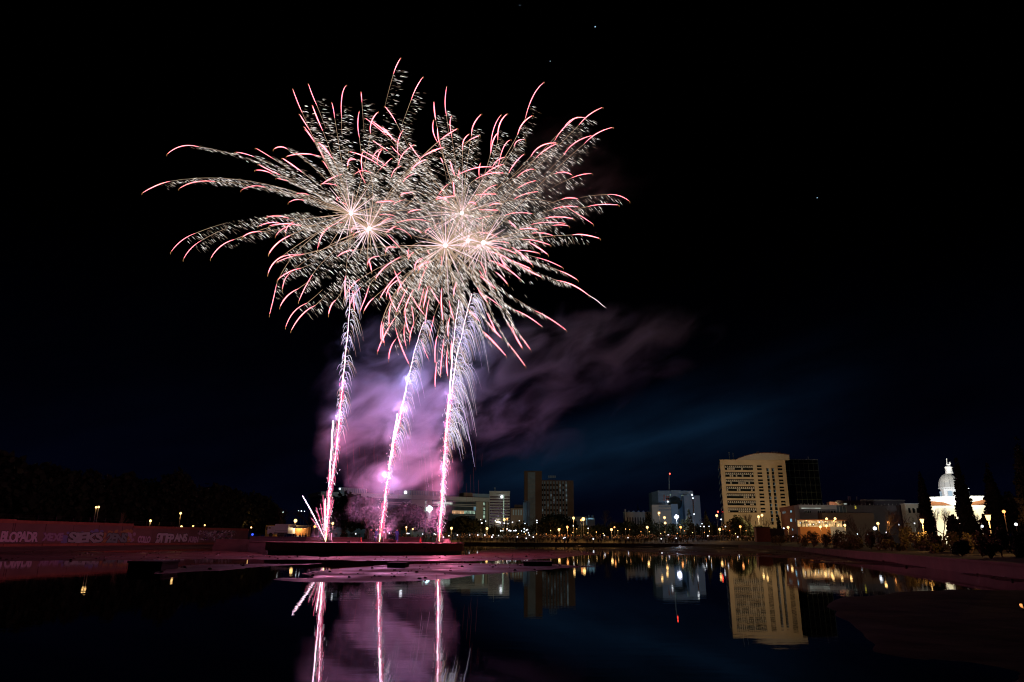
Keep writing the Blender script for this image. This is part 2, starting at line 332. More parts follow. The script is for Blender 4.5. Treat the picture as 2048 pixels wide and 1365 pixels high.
# rim walls of the basin
def strip_wall(name, pts, z0, z1, th, k, lab, cat, cap=None):
    loc = (pts[0][0], pts[0][1], 0); t0 = thing(name, lab, cat, loc); m_ = MB(); c_ = MB(); j_ = MB()
    for i in range(len(pts)-1):
        a, b_ = np.array(pts[i], float), np.array(pts[i+1], float); d = b_-a; Ln = np.linalg.norm(d); d /= Ln
        n_ = np.array((d[1], -d[0]))
        if np.dot(n_, CEN-a) > 0: n_ = -n_       # away from the pond
        q = [a, b_, b_+n_*th, a+n_*th]; m_.prism([tuple(x) for x in q], z0, z1, k)
        if cap:
            q = [a-n_*.12, b_-n_*.12, b_+n_*(th+.12), a+n_*(th+.12)]; c_.prism([tuple(x) for x in q], z1+.002, z1+cap, k)
    m_.build('wall', t0)
    if cap: c_.build('coping', t0)
    return t0
strip_wall('basin_wall', [(65,205),(62,165),(55,135),(48,111)], -.3, .70, .6, 'concrete', 'low concrete basin wall below the restaurant, far stretch', 'wall', .12)
strip_wall('basin_wall', [(48,111.3),(38,75),(28.3,40.5),(22,15)], -.3, .74, .6, 'concrete', 'low concrete basin wall below the bushes and the domed church', 'wall', .14)
strip_wall('basin_wall', [(-58.9,168),(-60,200),(-64,232),(-40,240),(0,243),(40,242),(60,236),(65,205.3)], -.3, .60, .6, 'dark_concrete', 'dark far rim of the basin below the crowd', 'wall', .12)

# ------------------------------------------------------------------ graffiti wall on the left
WA, WB = np.array((-76.2, 76.3)), np.array((-58.6, 160.)); wd = WB-WA; WL = np.linalg.norm(wd); wd /= WL; wn = np.array((wd[1], -wd[0]))  # wn towards the pond
def wp(s_, off, z): q = WA + wd*s_ + wn*off; return (q[0], q[1], z)
def wall_s(px, py=1065):
    sl = rayslope(px, py)[0]; # X = sl*Y ; WA + wd*s
    s_ = (sl*WA[1]-WA[0])/(wd[0]-sl*wd[1]); D = WA[1]+wd[1]*s_; return s_, CAM_H + rayslope(px, py)[1]*D
gw = thing('graffiti_wall', 'long concrete retaining wall covered in graffiti, left of the pond', 'wall', (WA[0], WA[1], 0))
def wbox(mb_, s0, s1, o0, o1, z0, z1, k):
    c_ = [wp(s0, o0, z0), wp(s1, o0, z0), wp(s1, o1, z0), wp(s0, o1, z0)]; mb_.prism([(x, y) for x, y, _ in c_], z0, z1, k)
sA = wall_s(28)[0]; sB = wall_s(264)[0]
m_ = MB()
seg = [(0, sA, 3.62), (sA+.02, sB, 3.62), (sB+.02, WL, 3.28)]
for s0, s1, zt in seg:
    x = s0
    while x < s1-.1:      # cast panels with open joints
        e_ = min(x+5.2, s1); wbox(m_, x+.03, e_-.03, -.35, 0, .86, zt, 'concrete_panel'); x = e_
    wbox(m_, s0, s1, -.6, -.38, .3, zt-.05, 'dark_concrete')
m_.build('panel', gw)
m_ = MB()
for (s0, s1, zt), dz in zip(seg, (.12, 0, 0)): wbox(m_, s0, s1, -.55, .12, zt+.003, zt+.42+dz, 'brick')
m_.build('coping', gw)
m_ = MB(); x = 0
while x < WL:
    e_ = min(x+rng.uniform(4, 7), WL); wbox(m_, x+.06, e_-.06, .003, .35, .30, .80, 'brick'); x = e_
m_.build('tile_course', gw)
m_ = MB()
for i in range(30):
    s0, s1 = WL*i/30, WL*(i+1)/30-.04
    a, b_, c_, d = wp(s0, .3, .42), wp(s1, .3, .42), wp(s1, 7.5, .02), wp(s0, 7.5, .02)
    m_.add([a, b_, c_, d, (*a[:2], -.3), (*b_[:2], -.3), (*c_[:2], -.3), (*d[:2], -.3)], [(0,1,2,3),(3,2,6,7),(0,3,7,4),(1,5,6,2)], 'concrete')
m_.build('embankment', gw)
m_ = MB()
for i in range(26):
    s_ = WL*i/26+.5; zt = 4.05 if s_ < sB else 3.7; m_.tube([wp(s_, -.2, zt-.02), wp(s_, -.2, zt+.75)], .025, 'metal', 4)
for zz in (.4, .75):
    m_.tube([wp(.5, -.2, 4.03+zz), wp(sB, -.2, 4.03+zz)], .018, 'metal', 4); m_.tube([wp(sB, -.2, 3.69+zz), wp(WL, -.2, 3.69+zz)], .018, 'metal', 4)
m_.build('railing', gw)
def text_mesh(txt, size, off, ext, shear=0):
    cu = bpy.data.curves.new('t', 'FONT'); cu.body = txt; cu.size = size; cu.offset = off; cu.extrude = ext; cu.shear = shear; cu.space_character = .82; cu.resolution_u = 3
    ob = bpy.data.objects.new('t', cu); COL.objects.link(ob); bpy.context.view_layer.update()
    me_ = bpy.data.meshes.new_from_object(ob); bpy.data.objects.remove(ob); return me_
def graffiti(txt, px0, px1, py_top, py_bot, fill, outline, lab, shear=0, flip0=False, mid=None):
    s0, _ = wall_s(px0, py_bot); s1, _ = wall_s(px1, py_bot)
    zb = wall_s((px0+px1)/2, py_bot)[1]; zt = wall_s((px0+px1)/2, py_top)[1]
    root = None
    for layer, (mk, off, o_out) in enumerate(((outline, .085, .006), (fill, .045, .018))):
        me_ = text_mesh(txt, 1, off, .004, shear); v = np.zeros(len(me_.vertices)*3); me_.vertices.foreach_get('co', v); v = v.reshape(-1, 3)
        if layer == 0: lo, hi = v.min(0), v.max(0)
        sx = (s1-s0)/(hi[0]-lo[0]); sz = (zt-zb)/(hi[1]-lo[1])
        out = []
        for x, y, z in v:
            X_ = (x-lo[0])*sx; wob = .05*math.sin(X_*2.1)
            out.append(Vector(wp(s0+X_, o_out+(z+.004)*.9, zb+(y-lo[1])*sz+wob)) - gw.location)
        me_.vertices.foreach_set('co', [c for q in out for c in q]); me_.materials.clear(); me_.materials.append(M[mk]); me_.update()
        o_ = bpy.data.objects.new('graffiti' if layer == 0 else 'fill', me_); COL.objects.link(o_)
        if layer == 0: o_.parent = gw; root = o_; o_['label'] = lab
        else: o_.parent = root
for nm, c_ in dict(p_pink=(.46,.33,.38), p_pale=(.52,.48,.47), p_grey=(.28,.29,.28), p_blue=(.14,.13,.28), p_black=(.02,.02,.02), p_purple=(.17,.05,.17), p_lilac=(.28,.19,.25), p_ochre=(.30,.16,.05), p_teal=(.15,.20,.19)).items():
    M[nm] = mat('paint_'+nm[2:], c_, .7, noise=.2, scale=1.5)
graffiti('BLOPADR', -2, 76, 1062, 1086, 'p_pink', 'p_black', 'pale pink bubble letters outlined in black')
graffiti('XE XE', 82, 125, 1066, 1083, 'p_lilac', 'p_purple', 'faded lilac throw-up letters')
graffiti('SIEKS', 133, 206, 1064, 1087, 'p_grey', 'p_black', 'grey block letters outlined in black')
graffiti('2ENS', 211, 254, 1066, 1087, 'p_teal', 'p_black', 'grey green rounded letters')
graffiti('COLLO', 274, 300, 1072, 1087, 'p_pink', 'p_purple', 'small faded rounded letters')
graffiti('ЯПFP', 308, 347, 1066, 1088, 'p_pale', 'p_black', 'white angular letters with black shadow', .08)
graffiti('ANS', 346, 374, 1067, 1085, 'p_pale', 'p_black', 'white pointed letters in a black outline')
graffiti('AUREN', 375, 396, 1073, 1086, 'p_pink', 'p_purple', 'small crowded pink letters')
# a stretch of painted smudges towards the far end
m_ = MB()
for i in range(150):
    s_, z_ = wall_s(rng.uniform(396, 476), rng.uniform(1062, 1080)); a_ = rng.uniform(0, 3.1); l_ = rng.uniform(.3, 1.0); w_ = rng.uniform(.05, .18)
    k_ = random.choice(['p_pale','p_pale','p_purple','p_black','p_lilac','p_teal']); z_ = min(3.0, max(1.2, z_)); d_ = rng.uniform(.005, .02)
    m_.add([wp(s_-l_*math.cos(a_), d_, z_-l_*.5*math.sin(a_)), wp(s_+w_, d_, z_-w_), wp(s_+l_*math.cos(a_), d_, z_+l_*.5*math.sin(a_)), wp(s_-w_, d_, z_+w_)], [(0,1,2,3)], k_)
o_ = m_.build('graffiti', gw); o_['label'] = 'crowded pale scribbles at the far end'
m_ = MB()
for (a0, a1, y0, y1, k_) in ((130,208,1062,1068,'p_blue'),(126,136,1070,1084,'p_blue'),(203,212,1066,1084,'p_ochre'),(216,262,1062,1066,'p_ochre'),(252,262,1068,1082,'p_ochre'),(258,270,1068,1084,'p_lilac')):
    for q in range(10):
        s_, z_ = wall_s(rng.uniform(a0, a1), rng.uniform(y0, y1)); rr_ = rng.uniform(.25, .55); d_ = .002+rng.uniform(0, .003)
        m_.add([wp(s_+rr_*math.cos(t_)*rng.uniform(.7,1.2), d_, z_+rr_*.6*math.sin(t_)) for t_ in np.linspace(0, 6.28, 9)[:-1]], [tuple(range(8))], k_)
o_ = m_.build('graffiti', gw); o_['label'] = 'blue and ochre spray clouds round the letters'

# ------------------------------------------------------------------ island
IC = np.array((xat(737, 94.5), 94.5)); IR = 12.7
isl = thing('round_platform', 'low round concrete platform in the pond the rockets rise from', 'platform', (*IC, 0))
m_ = MB(); n_ = 40
for i in range(n_):
    a0, a1 = 2*math.pi*i/n_+.0015, 2*math.pi*(i+1)/n_-.0015; c_ = lambda a, r_: (IC[0]+r_*math.cos(a), IC[1]+r_*math.sin(a))
    m_.prism([c_(a0, IR), c_(a1, IR), c_(a1, IR-.3), c_(a0, IR-.3)], .42, 1.24, 'concrete')
m_.build('drum_panel', isl)
m_ = MB(); m_.lathe((*IC, 0), [(IR-.35, -.3), (IR-.35, 1.26)], 'dark_concrete', 60); m_.build('base', isl)
m_ = MB(); m_.lathe((*IC, 0), [(IR+.08, 1.265), (IR+.08, 1.40), (IR-.6, 1.405), (.1, 1.42)], 'concrete', 60); m_.build('deck', isl)
v_ = P(843, 1100, 94.5-IR+1); m_ = MB(); m_.box(v_[0]-.25, v_[0]+.25, 0, .1, .85, 1.0, 'metal')
a_ = math.asin((v_[0]-IC[0])/IR); yy = IC[1]-math.cos(a_)*IR
m_ = MB(); m_.box(v_[0]-.28, v_[0]+.28, yy-.05, yy+.12, .86, 1.02, 'metal'); m_.build('drain_grille', isl)
DT = 1.42
def onisland(px, D): return np.array((xat(px, D, 1085), D, DT))
# low stepped walls behind and beside the platform
def blockwall(px0, px1, D, yt, z0, dep, k, lab, steps=1, nm='low_wall'):
    x0, x1 = xat(px0, D, 1080), xat(px1, D, 1080); zt = zat((px0+px1)/2, yt, D)
    t0 = thing(nm, lab, 'wall', ((x0+x1)/2, D, z0)); m_ = MB(); c_ = MB(); s_ = MB()
    n_ = max(1, int((x1-x0)/4)); 
    for i in range(n_):
        a, b_ = x0+(x1-x0)*i/n_+.015, x0+(x1-x0)*(i+1)/n_-.015; m_.box(a, b_, D, D+dep, z0, zt-.12, k); c_.box(a-.01, b_+.01, D-.08, D+dep+.08, zt-.118, zt, k)
    m_.build('panel', t0); c_.build('coping', t0)
    for q in range(1, steps):
        s_.box(x0+.1, x1-.1, D-.6*q-.09, D-.6*(q-1)-.092, z0, zt-.45*q, k)
    if steps > 1: s_.build('step', t0)
    return t0
blockwall(500, 628, 112, 1073.5, -.2, 3, 'dark_concrete', 'long low dark wall in front of the white truck', 2)
blockwall(612, 718, 109, 1075, -.2, 2, 'concrete', 'low stepped concrete wall behind the leftmost rocket', 3)
blockwall(796, 846, 110, 1074.5, -.2, 1.2, 'concrete', 'short pale wall between the middle and right rockets')
blockwall(700, 795, 113, 1079, -.2, 1.2, 'dark_concrete', 'low dark wall behind the middle rocket')
blockwall(432, 506, 120, 1079, -.2, 8, 'concrete', 'broad concrete ledge at the end of the graffiti wall', 3, 'ledge')
blockwall(500, 536, 99, 1083, -.2, 3, 'dark_concrete', 'dark low block joining the round platform on its left', 1, 'low_wall')

# dark concrete plinths standing in the water
def plinth(px0, px1, yt, yb, lab):
    g0, g1 = G(px0, yb), G(px1, yb); D = g0[1]; zt = zat((px0+px1)/2, yt, D); t0 = thing('pond_plinth', lab, 'plinth', (*((g0+g1)/2)[:2], 0), 'dark plinths standing in the shallow pond')
    m_ = MB(); m_.box(g0[0], g1[0], D, D+2.2, -.2, zt-.1, 'p_blackconc'); m_.build('body', t0)
    m_ = MB(); m_.box(g0[0]-.06, g1[0]+.06, D-.06, D+2.26, zt-.098, zt, 'p_blackconc'); m_.build('lid', t0)
M['p_blackconc'] = mat('black_stained_concrete', (.012,.011,.011), .9, noise=.4, scale=2)
plinth(774, 810, 1126, 1137, 'small dark plinth in the pond in front of the middle rocket')
plinth(1047, 1103, 1123.5, 1133, 'dark plinth in the pond right of the round platform, below the brown tower')
plinth(255, 327, 1123, 1141, 'long dark plinth in the water below the graffiti wall')

# mortars and gear on the island
def mortar_rack(px, D, lab):
    c_ = onisland(px, D); t0 = thing('mortar_rack', lab, 'firework mortar', c_, 'firework mortar racks on the round platform')
    m_ = MB(); m_.box(c_[0]-.5, c_[0]+.5, D-.2, D+.2, DT, DT+.18, 'metal'); m_.build('rack', t0)
    for i in range(4):
        m_ = MB(); x = c_[0]-.36+.24*i; m_.lathe((x, D, DT+.18), [(.07,0),(.08,.02),(.08,.45),(.06,.45)], 'metal', 8); m_.build('tube', t0)
for px, D, lab in ((650,92,'mortar rack at the foot of the leftmost rocket trail'),(759,92,'mortar rack at the foot of the middle rocket trail'),(878.5,92,'mortar rack at the foot of the rightmost rocket trail')): mortar_rack(px, D, lab)
def crate(px, D, w, h, k, lab, nm='equipment_case'):
    c_ = onisland(px, D); t0 = thing(nm, lab, 'case', c_); m_ = MB(); m_.box(c_[0]-w/2, c_[0]+w/2, D-.3, D+.3, DT+.002, DT+h-.06, k); m_.build('body', t0)
    m_ = MB(); m_.box(c_[0]-w/2-.03, c_[0]+w/2+.03, D-.33, D+.33, DT+h-.058, DT+h, k); m_.build('lid', t0); m_ = MB(); m_.box(c_[0]-.1, c_[0]+.1, D-.37, D-.335, DT+h*.5, DT+h*.6, 'metal'); m_.build('latch', t0)
crate(777, 95, 1.1, .4, 'darkred', 'red equipment case right of the middle rocket'); crate(786, 90, .9, .3, 'pale_block', 'small white case on the platform edge near the middle rocket')
crate(768.5, 99, .55, 1.2, 'pale_block', 'tall pale cabinet behind the middle rocket', 'cabinet'); crate(888, 95, 1.4, .5, 'pale_block', 'low pale case right of the rightmost rocket'); crate(660, 89, .5, .22, 'pale_block', 'small pale box right of the leftmost rocket')
crate(698, 84.5, .35, .2, 'pale_block', 'tiny white box at the front edge of the platform'); crate(895, 93, .8, .25, 'pale_block', 'low wide box at the right end of the platform')
for px, lab in ((721.5,'red traffic cone left of the middle rocket'),(840.5,'red traffic cone left of the rightmost rocket')):
    c_ = onisland(px, 90); m_ = MB(); t0 = thing('traffic_cone', lab, 'cone', c_); m_.lathe(c_, [(.13,.04),(.03,.6)], 'red', 10); m_.build('cone', t0)
    m_ = MB(); m_.box(c_[0]-.19, c_[0]+.19, c_[1]-.19, c_[1]+.19, DT+.001, DT+.04, 'red'); m_.build('base', t0)
for px, lab in ((657,'white upright tube left of its twin behind the leftmost rocket'),(661.5,'white upright tube right of its twin behind the leftmost rocket'),(884.5,'white upright tube beside the rightmost rocket')):
    c_ = onisland(px, 95); t0 = thing('firing_tube', lab, 'tube', c_); m_ = MB(); m_.lathe(c_, [(.09,0),(.09,1.1),(.07,1.1)], 'white', 8); m_.build('tube', t0); m_ = MB(); m_.lathe(c_, [(.2,.001),(.2,.05)], 'metal', 8); m_.build('foot', t0)

# ------------------------------------------------------------------ people
def body_mesh(name, pose):
    arm = [(.2,0,1.42),(.27,-.05,1.15),(.25,-.22,.98)]; armR = [(-.2,0,1.42),(-.27,-.05,1.15),(-.25,-.2,.98)]
    if pose == 'phone': armR = [(-.2,0,1.42),(-.27,-.22,1.32),(-.16,-.38,1.60)]
    if pose == 'both': armR = [(-.2,0,1.42),(-.27,-.22,1.30),(-.08,-.38,1.55)]; arm = [(.2,0,1.42),(.27,-.22,1.30),(.08,-.38,1.55)]
    V_ = [(0,0,.95),(0,0,1.2),(0,0,1.42),(0,0,1.52),(0,-.01,1.64),(0,0,1.74), (.1,0,.9),(.12,-.02,.5),(.12,0,.08),(.12,-.14,.04), (-.1,0,.9),(-.14,-.02,.5),(-.15,.03,.08),(-.15,-.11,.04)] + arm + armR
    E_ = [(0,1),(1,2),(2,3),(3,4),(4,5),(0,6),(6,7),(7,8),(8,9),(0,10),(10,11),(11,12),(12,13),(2,14),(14,15),(15,16),(2,17),(17,18),(18,19)]
    Rr = [.16,.15,.17,.06,.105,.08,.1,.065,.045,.04,.1,.065,.045,.04,.075,.05,.035,.075,.05,.035]
    me_ = bpy.data.meshes.new(name); me_.from_pydata(V_, E_, []); ob = bpy.data.objects.new('t', me_); COL.objects.link(ob)
    ob.modifiers.new('s', 'SKIN'); sv = me_.skin_vertices[0].data
    for i, r_ in enumerate(Rr): sv[i].radius = (r_, r_*.8)
    sv[0].use_root = True
    bpy.context.view_layer.update(); dg = bpy.context.evaluated_depsgraph_get(); out = bpy.data.meshes.new_from_object(ob.evaluated_get(dg)); bpy.data.objects.remove(ob)
    out.name = name; out.materials.clear(); out.materials.append(M['cloth']); out.materials.append(M['skin'])
    for p in out.polygons: p.material_index = 1 if (p.center.z > 1.52 or (abs(p.center.y) > .33)) else 0
    return out
BODY = {p: body_mesh('person', p) for p in ('stand', 'phone', 'both')}
def mesharr(me_):
    v = np.zeros(len(me_.vertices)*3); me_.vertices.foreach_get('co', v); return v.reshape(-1, 3), [tuple(p.vertices) for p in me_.polygons], [p.material_index for p in me_.polygons]
ARR = {p: mesharr(BODY[p]) for p in BODY}
def person(loc, pose, rz, lab, group=None, m_=None, h=1.0):
    me_ = BODY[pose]
    if m_: me_ = me_.copy(); me_.materials[0] = M[m_]
    o_ = bpy.data.objects.new('person', me_); COL.objects.link(o_); o_.location = tuple(map(float, loc)); o_.rotation_euler = (0, 0, rz); o_.scale = (h, h, h)
    hair = MB(); hair.lathe((0, .015, 1.68), [(.10, -.02), (.115, .03), (.09, .09), (.03, .125)], 'cloth', 8); hr = hair.build('hair'); hr.parent = o_
    return tag(o_, lab, 'person', group)
person(onisland(793, 101)+(0,0,0), 'stand', 2.6, 'person in a blue jacket standing at the back of the round platform', None, 'clothblue')
person(onisland(741, 101), 'stand', .5, 'person in dark clothes behind the platform, left of the middle rocket')
person(onisland(751.5, 102), 'phone', 1.2, 'person in a blue top close by the middle rocket smoke', None, 'clothblue')
# crowd along the far bank: past 300 people, one mass
Vs, Fs, Ms = [], [], []; off = 0; free = []
for i in range(620):
    px = rng.uniform(640, 1600) if i % 3 else rng.uniform(860, 1400); D = rng.uniform(244.5, 262)
    X_ = xat(px, D, 1078); X_ += rng.normal(0, .3); z_ = gz(X_, D); p_ = random.choice(('stand','stand','both','phone')); a, f_, mi_ = ARR[p_]
    th = rng.normal(0, .5); c_, s_ = math.cos(th), math.sin(th); h = rng.uniform(.85, 1.06)
    w = a*h; w = np.stack([w[:,0]*c_-w[:,1]*s_+X_, w[:,0]*s_+w[:,1]*c_+D, w[:,2]+z_-.02], 1)
    Vs.append(w); Fs += [tuple(q+off for q in t_) for t_ in f_]; Ms += mi_; off += len(w)
me = bpy.data.meshes.new('crowd'); me.from_pydata(np.concatenate(Vs).tolist(), [], Fs); me.materials.append(M['cloth']); me.materials.append(M['skin']); me.polygons.foreach_set('material_index', Ms)
o = bpy.data.objects.new('crowd', me); COL.objects.link(o); tag(o, 'dense crowd of spectators standing along the far bank of the pond', 'crowd', kind='stuff')
ORD = 'first second third fourth fifth sixth seventh eighth ninth tenth eleventh twelfth thirteenth fourteenth fifteenth sixteenth seventeenth eighteenth nineteenth twentieth twenty-first twenty-second twenty-third twenty-fourth twenty-fifth twenty-sixth twenty-seventh twenty-eighth twenty-ninth thirtieth thirty-first thirty-second thirty-third thirty-fourth thirty-fifth thirty-sixth thirty-seventh thirty-eighth thirty-ninth fortieth'.split()
PH = [(711,1069),(735,1064.5),(761,1067.6),(778,1066.5),(814,1064),(817.5,1065.5),(845,1068.6),(868,1067),(871,1069.5),(887,1074.6),(897.7,1072),(914.7,1070.6),(939.6,1070.6),(955.5,1070.6),(969.5,1070.6),(983.8,1074.6),(986,1070.5),(997,1071.6),(1034.5,1073.5),(1052.5,1077),(1058.7,1070.5),(1066.6,1073.8),(1127,1077),(1130,1075.5),(1186.5,1078.3),(1209,1069.5),(1256,1074),(1322.4,1078),(1336.5,1070),(1352.5,1077),(1415.8,1072),(1475.7,1076.5),(1522,1069.5),(1586.5,1073.5)]
PH.sort()
ph_me = None
for i, (px, py) in enumerate(PH):
    D = 243.9 if py > 1072 else 255.; X_ = xat(px, D, 1078)
    zt = zat(px, py, D); g_ = gz(X_, D); h = max(.78, min(1.12, (zt-g_)/1.66)); g2 = zt-1.66*h
    p = person((X_+.12, D+.42, g_), 'phone', 0, 'spectator holding up a phone light, %s from the left along the far bank' % ORD[i], 'spectators holding phones on the far bank', h=h)
    zt = g_ + 1.66*h if abs(zt-(g_+1.66*h)) < .6 else g_+1.75*h
    t0 = thing('phone', 'white phone light in the crowd, %s from the left along the far bank' % ORD[i], 'phone', (X_, D, zt), 'phones held up in the crowd')
    q = MB(); q.box(-.04, .04, -.005, .005, -.08, .08, 'metal'); q.build('body').parent = t0
    q = MB(); q.ball((0, -.1, .0), .17+.07*rng.random(), 'e_phone', 8, 5); q.build('flash_light').parent = t0

# ------------------------------------------------------------------ street lamps and other lights
def lamp(px, py, D, kind, lab, power=None, r_=None, nm='street_lamp', grp='street lamps around the pond', base=None):
    c_ = P(px, py, D); g_ = gz(c_[0], D) if base is None else base; g_ = min(g_, c_[2]-1.0)
    key, col, rr_, pw = {'warm':('e_warm',(1,.50,.16),.30,170),'orange':('e_orange',(1,.34,.09),.28,140),'white':('e_white',(.8,.88,1),.26,200),'cool':('e_cool',(.6,.92,1),.8,3000),'blue':('e_bluewhite',(.75,.82,1),.7,2500)}[kind]
    rr_ = .72*((r_ or rr_)*D/130 if D > 130 else (r_ or rr_)); D = max(D, wall_s(px)[0]*wd[1]+WA[1]+4) if px < 476 else D; c_ = P(px, py, D); g_ = gz(c_[0], D); g_ = min(g_, c_[2]-1.0); pw = pw if power is None else power
    t0 = thing(nm, lab, 'lamp', (c_[0], c_[1], g_), grp)
    q = MB(); q.tube([(c_[0], D, g_), (c_[0], D, g_+.5), (c_[0], D, c_[2]-rr_*1.15)], [.09, .06, .045], 'pole', 6); q.build('pole', t0)
    q = MB(); q.lathe((c_[0], D, c_[2]-rr_*1.2), [(.05,0),(rr_*.6,rr_*.12),(rr_*.55,rr_*.3)], 'pole', 8); q.build('collar', t0)
    if kind in ('cool', 'blue'):
        for ox_, oz_ in ((-.62, 0), (.62, .2), (0, .75), (.1, -.55)): q = MB(); q.ball((c_[0]+ox_*rr_*1.2, D, c_[2]+oz_*rr_), rr_*.62, key, 10, 6); q.build('lamp_glare_ball', t0, True)  # lamp heads multiplied so the cluster imitates the floodlight's starburst glare
    else: q = MB(); q.ball(c_, rr_, key, 10, 6); q.build('globe', t0, True)
    q = MB(); q.lathe((c_[0], D, c_[2]+rr_*1.0), [(rr_*.5,0),(rr_*.3,rr_*.15),(.02,rr_*.3)], 'pole', 8); q.build('cap', t0)
    if pw: plight('glow', (c_[0], D-rr_-.3, c_[2]-rr_-.1), pw, col, t0, .15)
    return t0
LAMPS = [
 (301,1042,118,'warm','street lamp above the graffiti wall behind the grey letters'),(361.4,1027,128,'warm','tall bright street lamp above the white angular graffiti'),
 (363,1054,150,'warm','small lamp just above the wall below the tall bright lamp'),(386.5,1052.5,160,'warm','small lamp above the wall behind the pink scribbles'),(409.5,1051,170,'warm','small lamp above the far scribbles of the graffiti wall'),
 (452.5,1048,190,'warm','faint warm lamp behind the far end of the graffiti wall'),(466.5,1046,195,'white','small white lamp behind the far end of the graffiti wall'),(490.3,1034,200,'warm','lone high warm lamp in the dark trees left of the truck'),(502.5,1055.5,185,'warm','low warm lamp just past the end of the graffiti wall'),
 (591,1042,174,'warm','brightest yellow street lamp between truck and food stall'),(629.5,1053.6,180,'orange','orange lamp right of the food stall'),(665.5,1047.3,180,'warm','warm lamp just right of the leftmost rocket trail'),
 (543.3,1028,215,'white','left one of two bluish lamps in the trees above the truck'),(566,1025,215,'white','right one of two bluish lamps in the trees above the truck'),
 (812.8,1054.8,235,'warm','warm lamp right of the middle smoke column'),(825.5,1058.8,235,'warm','lower warm lamp near the middle smoke column'),(877.3,1057.5,238,'warm','warm lamp hidden close to the rightmost rocket trail'),
 (903,1057,250,'warm','warm lamp right of the rightmost rocket trail above the crowd'),(974,1057.5,250,'warm','warm lamp above the crowd below the striped white tower'),(1008.6,1039.7,265,'warm','high warm lamp in front of the striped white tower'),
 (1014.5,1038,290,'orange','small orange lamp beside the high lamp by the striped tower'),(1118,1059.5,255,'warm','warm lamp below the brown tower'),(1134.6,1054.5,265,'orange','reddish lamp below the right edge of the brown tower'),
 (1147,1036.5,280,'warm','warm lamp on the low warehouse right of the brown tower'),(1166.6,1038.5,262,'warm','bright starry lamp right of the brown tower'),(1162,1040.8,290,'orange','small orange lamp beside the bright starry lamp'),
 (1223,1059.5,252,'warm','warm lamp above the crowd left of the pale blue building'),(1229,1055,270,'orange','small orange lamp above and right of its warm neighbour'),(1294.5,1055,255,'warm','warm lamp below the long cream hall'),
 (1318,1026.5,285,'warm','highest warm lamp in front of the pale blue building'),(1329,1035.6,285,'warm','warm lamp right below the highest one at the pale blue building'),(1330.3,1046.5,285,'warm','lower warm lamp at the pale blue building'),
 (1361.3,1054.8,255,'orange','orange lamp between two dark conifers'),(1388.2,1028.7,300,'white','white lamp at the foot of the pale blue building'),(1433.4,1031.5,270,'warm','warm lamp left of the tall yellow block'),
 (1442.4,1039.3,272,'white','white lamp at the left foot of the yellow block'),(1439.4,1059,240,'warm','warm lamp with a lit bush below the yellow block'),(1451,1053.5,250,'white','small white lamp below the left end of the yellow block'),(1480.6,1053.6,250,'orange','orange lamp in the bare trees below the yellow block'),
 (1517,1033.8,270,'warm','left lamp of a pair before the yellow block'),(1524,1030.8,275,'warm','right lamp of a pair before the yellow block'),(1576.2,1055.2,200,'warm','orange glowing lamp left of the restaurant terrace'),
 (1640.6,1054,160,'warm','left lamp of two below the restaurant terrace'),(1652.7,1052,160,'warm','right lamp of two below the restaurant terrace'),(1653.2,1038.2,215,'warm','left lamp over the terrace roof'),(1670.2,1037.8,215,'warm','right lamp over the terrace roof'),
 (1689.6,1051,143,'warm','warm lamp at the right end of the restaurant terrace'),(1755.8,1047.5,118,'warm','warm lamp in front of the bare trees left of the church'),(1777,1045.5,150,'orange','orange lamp in the bare trees left of the church'),
 (1749.6,1057.3,125,'white','large white lamp low among the bushes'),(1797,1050,160,'white','bluish white lamp left of the first cypress'),(1829,1047,170,'white','faint bluish lamp near the first cypress'),
 (2007.6,1023.6,96,'orange','orange lamp right of the church'),(1937.4,978.2,190,'white','high white lamp right of the dome'),(1715.3,1068.2,150,'white','small white lamp low in the bushes right of the terrace'),(1734.2,1068,150,'white','second small white lamp low in the bushes'),
 (1773,1065.5,150,'white','third small white lamp low in the bushes'),(1964.5,1053,110,'white','small white lamp below the right end of the church'),(2032,1049.2,90,'white','small white lamp near the right end of the bushes'),(2046,961,120,'white','white lamp high among the trees, far right'),
 (1567.6,1057,210,'white','small pale lamp left of the orange glowing lamp'),(1385.9,996.8,330,'white','white lamp on the face of the pale blue building'),
]
WP = {2: 120}
for i, (px, py, D, kd, lab) in enumerate(LAMPS):
    if 985 < px < 1560: D = min(D, 258)
    pw = (950 if px < 1250 else 380) if 234 < D < 268 and kd != 'white' else None
    if kd == 'white': pw = 0
    if i in (2,3,4,5,8,12,13,15,16,20,25,27,30,31,44,45): pw = 0
    r_ = .17 if (kd == 'white' and D > 140) else (.42 if lab.startswith('bright') or 'large' in lab else None)
    if i in (20, 25, 27, 5, 14, 15, 16, 3, 4, 8): r_ = .2
    lamp(px, py, D, kd, lab, pw, r_)
lamp(192.5, 1015, 105, 'warm', 'twin-headed street lamp above the graffiti wall, left globe', 25, .24); lamp(197.5, 1014.5, 105, 'warm', 'twin-headed street lamp above the graffiti wall, right globe', 25, .24)
lamp(858.8, 1018.5, 300, 'cool', 'dazzling cold white floodlight before the long office building', 9000, .6, 'floodlight', 'floodlights')
lamp(1353, 1034.7, 262, 'blue', 'dazzling bluish floodlight below the pale blue building', 2500, .45, 'floodlight', 'floodlights')
for i in range(34):
    px = 1000+i*17.6+rng.uniform(-7, 7); D_ = rng.uniform(244.5, 262); kd = random.choice(('orange','warm','warm'))
    lamp(px, rng.uniform(1058, 1069.5), D_, kd, 'small low light in the far crowd, %s rightwards from the striped tower' % ORD[i], 0, .085, 'promenade_light', 'small low lights along the far promenade')
